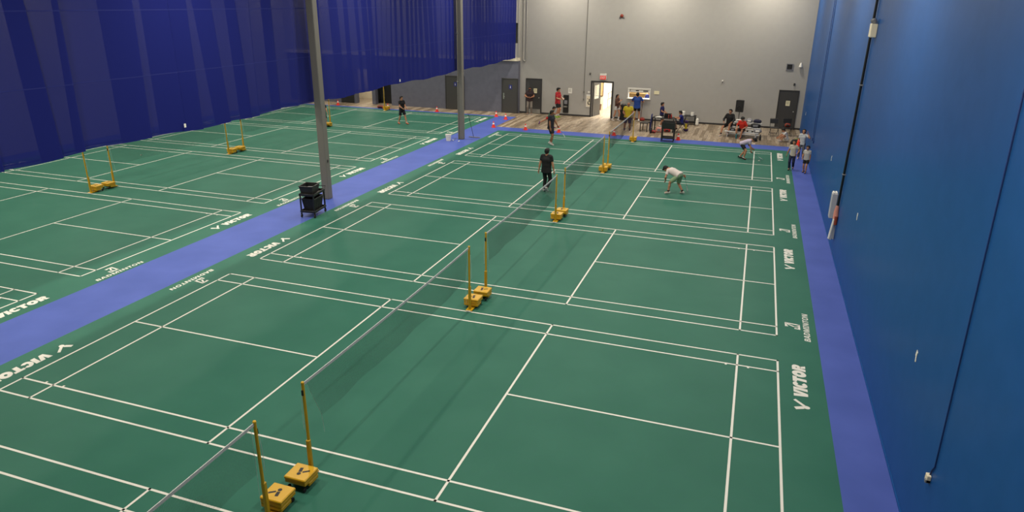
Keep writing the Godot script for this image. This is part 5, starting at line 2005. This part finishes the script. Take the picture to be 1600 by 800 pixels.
	person("woman in a brown top and white shorts standing right of the open doorway", Vector3(-2.08, 0, -34.2), 1.56, 70.0,
		{"hl": Vector3(0.22, 0.86, 0.14), "hr": Vector3(-0.05, 1.30, 0.24), "er": Vector3(-0.5, -0.7, -0.3), "fl": Vector3(0.09, 0.085, 0.10), "fr": Vector3(-0.10, 0.085, -0.22), "head": Vector3(0, 1, 0.05)},
		{"top": Color(0.30, 0.18, 0.13), "bottom": WH, "leg": 0.42, "shoe": WH, "sock": WH, "sock_len": 0.5, "hair": "long", "width": 0.88, "sleeve": 1.6})
	person("bald man in a yellow shirt and purple shorts behind the farthest net", Vector3(-0.80, 0, -30.75), 1.60, 4.0,
		{"head": Vector3(0, 1, 0.28), "face": Vector3(0, -0.35, 1), "hl": Vector3(0.14, 0.98, 0.22), "hr": Vector3(-0.14, 0.98, 0.22), "el": Vector3(1, -0.2, -0.4), "er": Vector3(-1, -0.2, -0.4), "fl": Vector3(0.16, 0.085, 0), "fr": Vector3(-0.16, 0.085, 0)},
		{"top": Color(0.66, 0.58, 0.06), "bottom": Color(0.15, 0.08, 0.24), "leg": 0.92, "shoe": WH, "sock": Color(0.3, 0.25, 0.35), "sock_len": 0.4, "hair": "thin", "hair_color": true, "skin": 1, "width": 1.2})
	person("man in a bright blue shirt and black shorts at the service window", Vector3(-0.92, 0, -34.4), 1.70, 178.0,
		{"hl": Vector3(0.16, 1.16, 0.24), "hr": Vector3(-0.16, 1.16, 0.24), "el": Vector3(1, -0.5, -0.2), "er": Vector3(-1, -0.5, -0.2), "fl": Vector3(0.16, 0.085, 0), "fr": Vector3(-0.16, 0.085, 0)},
		{"top": Color(0.06, 0.22, 0.50), "bottom": BK, "leg": 0.62, "shoe": WH, "sock": WH, "sock_len": 0.2, "hair": "short", "hem": 0.08, "width": 1.1, "sleeve": 0.8})
	person("person in blue and white leaning at the inside of the service window", Vector3(-0.45, 0, -35.98), 1.66, -10.0,
		{"hl": Vector3(0.18, 1.12, 0.30), "hr": Vector3(-0.20, 1.12, 0.28), "lean": Vector3(0, 1, 0.1)},
		{"top": Color(0.14, 0.2, 0.5), "bottom": BK, "leg": 1.9, "hair": "bushy"})
	person("boy in a blue shirt standing behind the black table", Vector3(0.70, 0, -33.3), 1.32, 75.0,
		{"hl": Vector3(0.2, 1.0, 0.28), "hr": Vector3(-0.15, 1.05, 0.30), "el": Vector3(0.5, -0.8, -0.5), "er": Vector3(-0.5, -0.8, -0.5)},
		{"top": Color(0.06, 0.07, 0.30), "bottom": NV, "leg": 0.9, "hair": "bushy", "head": 1.15})
	person("boy in a blue shirt sitting at the right end of the black table", Vector3(1.98, 0, -31.75), 1.38, -84.0,
		{"pelvis": Vector3(0, 0.66, -0.05), "lean": Vector3(0, 1, 0.2), "head": Vector3(0, 1, 0.35), "hl": Vector3(0.15, 0.98, 0.34), "hr": Vector3(-0.15, 0.98, 0.34), "fl": Vector3(0.12, 0.24, 0.36), "fr": Vector3(-0.12, 0.22, 0.30)},
		{"top": Color(0.05, 0.08, 0.38), "bottom": NV, "leg": 0.9, "shoe": BK, "hair": "short", "head": 1.12})
	person("man in black sitting on the left end of the bench", Vector3(4.50, 0, -31.85), 1.72, -14.0,
		{"pelvis": Vector3(0, 0.60, -0.05), "lean": Vector3(0, 1, 0.1), "hl": Vector3(0.22, 0.74, 0.34), "hr": Vector3(-0.22, 0.74, 0.30), "fl": Vector3(0.10, 0.20, 0.42), "fr": Vector3(-0.26, 0.085, 0.48), "kl": Vector3(0.2, 1, 1), "kr": Vector3(-0.4, 1, 1)},
		{"top": BK, "bottom": Color(0.06, 0.04, 0.05), "leg": 0.85, "shoe": WH, "sock": BK, "sock_len": 0.2, "hair": "short", "sleeve": 1.9})
	person("boy in an orange red shirt sitting on the lowest tier of the bench", Vector3(5.18, 0, -31.35), 1.50, -20.0,
		{"pelvis": Vector3(0, 0.50, -0.05), "lean": Vector3(0.05, 1, 0.30), "head": Vector3(0.2, 1, 0.5), "face": Vector3(0.8, -0.4, 0.6), "hl": Vector3(0.22, 0.62, 0.28), "hr": Vector3(-0.18, 0.62, 0.32), "fl": Vector3(0.12, 0.085, 0.40), "fr": Vector3(-0.14, 0.085, 0.34), "kl": Vector3(0.3, 1, 1), "kr": Vector3(-0.3, 1, 1)},
		{"top": Color(0.72, 0.14, 0.07), "bottom": BK, "leg": 0.85, "shoe": Color(0.7, 0.3, 0.3), "hair": "bushy", "head": 1.1, "sleeve": 0.9})
	# child bending on the fourth court
	person("child in a pale shirt and dark shorts bending to pick up a shuttlecock", Vector3(5.38, 0, -25.8), 1.42, 78.0,
		{"pelvis": Vector3(0, 0.84, -0.06), "lean": Vector3(0.0, 0.45, 1), "head": Vector3(0, 0.2, 1), "face": Vector3(0, -1, 0.4), "fl": Vector3(0.12, 0.085, -0.14), "fr": Vector3(-0.18, 0.085, 0.14), "hl": Vector3(0.15, 0.62, 0.46), "hr": Vector3(-0.18, 0.52, 0.50), "gr": true, "el": Vector3(0, 0, -1), "er": Vector3(0, 0, -1)},
		{"top": Color(0.66, 0.62, 0.70), "bottom": Color(0.05, 0.05, 0.10), "leg": 0.7, "shoe": BK, "sock": WH, "sock_len": 0.12, "hair": "short", "head": 1.12})
	racket("racket reaching to a shuttlecock from the bending child's hand", grip_r, Vector3(0.8, -0.42, 0.1), Vector3(0.2, 0, 1))
	# children by the blue wall
	person("child in white crouched on the wood floor in front of the folding chairs", Vector3(7.36, 0, -31.0), 1.25, -75.0,
		{"pelvis": Vector3(0, 0.20, -0.12), "lean": Vector3(0, 1, 0.42), "head": Vector3(0, 0.9, 0.7), "face": Vector3(0, -0.6, 1), "fl": Vector3(0.14, 0.085, 0.30), "fr": Vector3(-0.14, 0.085, 0.30), "kl": Vector3(0.3, 1, 0.4), "kr": Vector3(-0.3, 1, 0.4), "hl": Vector3(0.12, 0.30, 0.46), "hr": Vector3(-0.12, 0.30, 0.46)},
		{"top": WH, "bottom": WH, "leg": 0.6, "shoe": WH, "hair": "short", "head": 1.15})
	t = person("girl with long dark hair resting a raised hand on the blue wall", Vector3(7.93, 0, -26.75), 1.34, -10.0,
		{"hl": Vector3(0.25, 1.50, 0.10), "el": Vector3(0.6, -0.8, 0.3), "hr": Vector3(-0.28, 0.86, 0.02), "fl": Vector3(0.14, 0.085, -0.02), "fr": Vector3(-0.10, 0.085, 0.06)},
		{"top": Color(0.68, 0.69, 0.70), "bottom": Color(0.30, 0.31, 0.34), "leg": 1.85, "shoe": WH, "hair": "long", "head": 1.15, "width": 0.88, "sleeve": 0.7})
	var pr := [[Vector3(-0.17, 0.82, 0.03), Vector3(-0.20, 0.50, 0.05), 0.05, 0.075, 0], [Vector3(-0.13, 0.80, 0.08), Vector3(-0.14, 0.56, 0.10), 0.035, 0.05, 0]]
	obj("jacket", join([[field_mesh(pr, 0.016, 0.03), Transform3D()]]), "cone_red", t)
	person("girl in a white shirt and navy trousers walking on the edge of the blue strip", Vector3(7.45, 0, -24.2), 1.25, -12.0,
		{"hl": Vector3(0.24, 0.98, 0.10), "hr": Vector3(-0.36, 0.78, -0.05), "el": Vector3(1, 0, -0.6), "fl": Vector3(0.08, 0.16, -0.20), "fr": Vector3(-0.08, 0.085, 0.10), "tl": Vector3(0.1, -0.6, 0.8)},
		{"top": Color(0.70, 0.67, 0.62), "bottom": Color(0.05, 0.08, 0.20), "leg": 1.9, "shoe": BK, "hair": "tail", "head": 1.18, "width": 0.9})
	person("small boy in a white shirt and black shorts by the blue wall", Vector3(8.00, 0, -23.85), 1.13, -22.0,
		{"hl": Vector3(0.20, 0.86, 0.02), "hr": Vector3(-0.22, 0.96, 0.16), "fl": Vector3(0.08, 0.085, 0.14), "fr": Vector3(-0.12, 0.085, -0.10), "lean": Vector3(0, 1, 0.12)},
		{"top": Color(0.70, 0.68, 0.66), "bottom": BK, "leg": 0.7, "shoe": BK, "sock": BK, "sock_len": 0.12, "hair": "short", "head": 1.22})
	# left row of courts
	person("boy in black shirt and shorts standing on the far left court", Vector3(-13.35, 0, -28.35), 1.55, 68.0,
		{"hl": Vector3(0.10, 1.02, 0.30), "hr": Vector3(-0.14, 1.0, 0.26), "el": Vector3(0.5, -0.7, -0.6), "er": Vector3(-0.5, -0.7, -0.6), "gl": true, "gr": true, "fl": Vector3(0.12, 0.085, 0.28), "fr": Vector3(-0.12, 0.085, -0.22)},
		{"top": BK, "bottom": Color(0.05, 0.06, 0.11), "leg": 0.8, "shoe": Color(0.72, 0.36, 0.24), "sock": WH, "sock_len": 0.1, "hair": "short", "head": 1.05})
	person("child in black half hidden behind the near grey column", Vector3(-16.98, 0, -25.95), 1.38, 60.0,
		{"hl": Vector3(0.16, 0.96, 0.30), "hr": Vector3(-0.2, 0.86, 0.1)},
		{"top": BK, "bottom": BK, "leg": 0.8, "shoe": BK, "hair": "short", "head": 1.12})

func _ready() -> void:
	make_materials()
	light_and_camera()
	build_floor()
	build_walls()
	build_curtain()
	build_openings()
	build_courts()
	build_props()
	build_fittings()
	build_people()
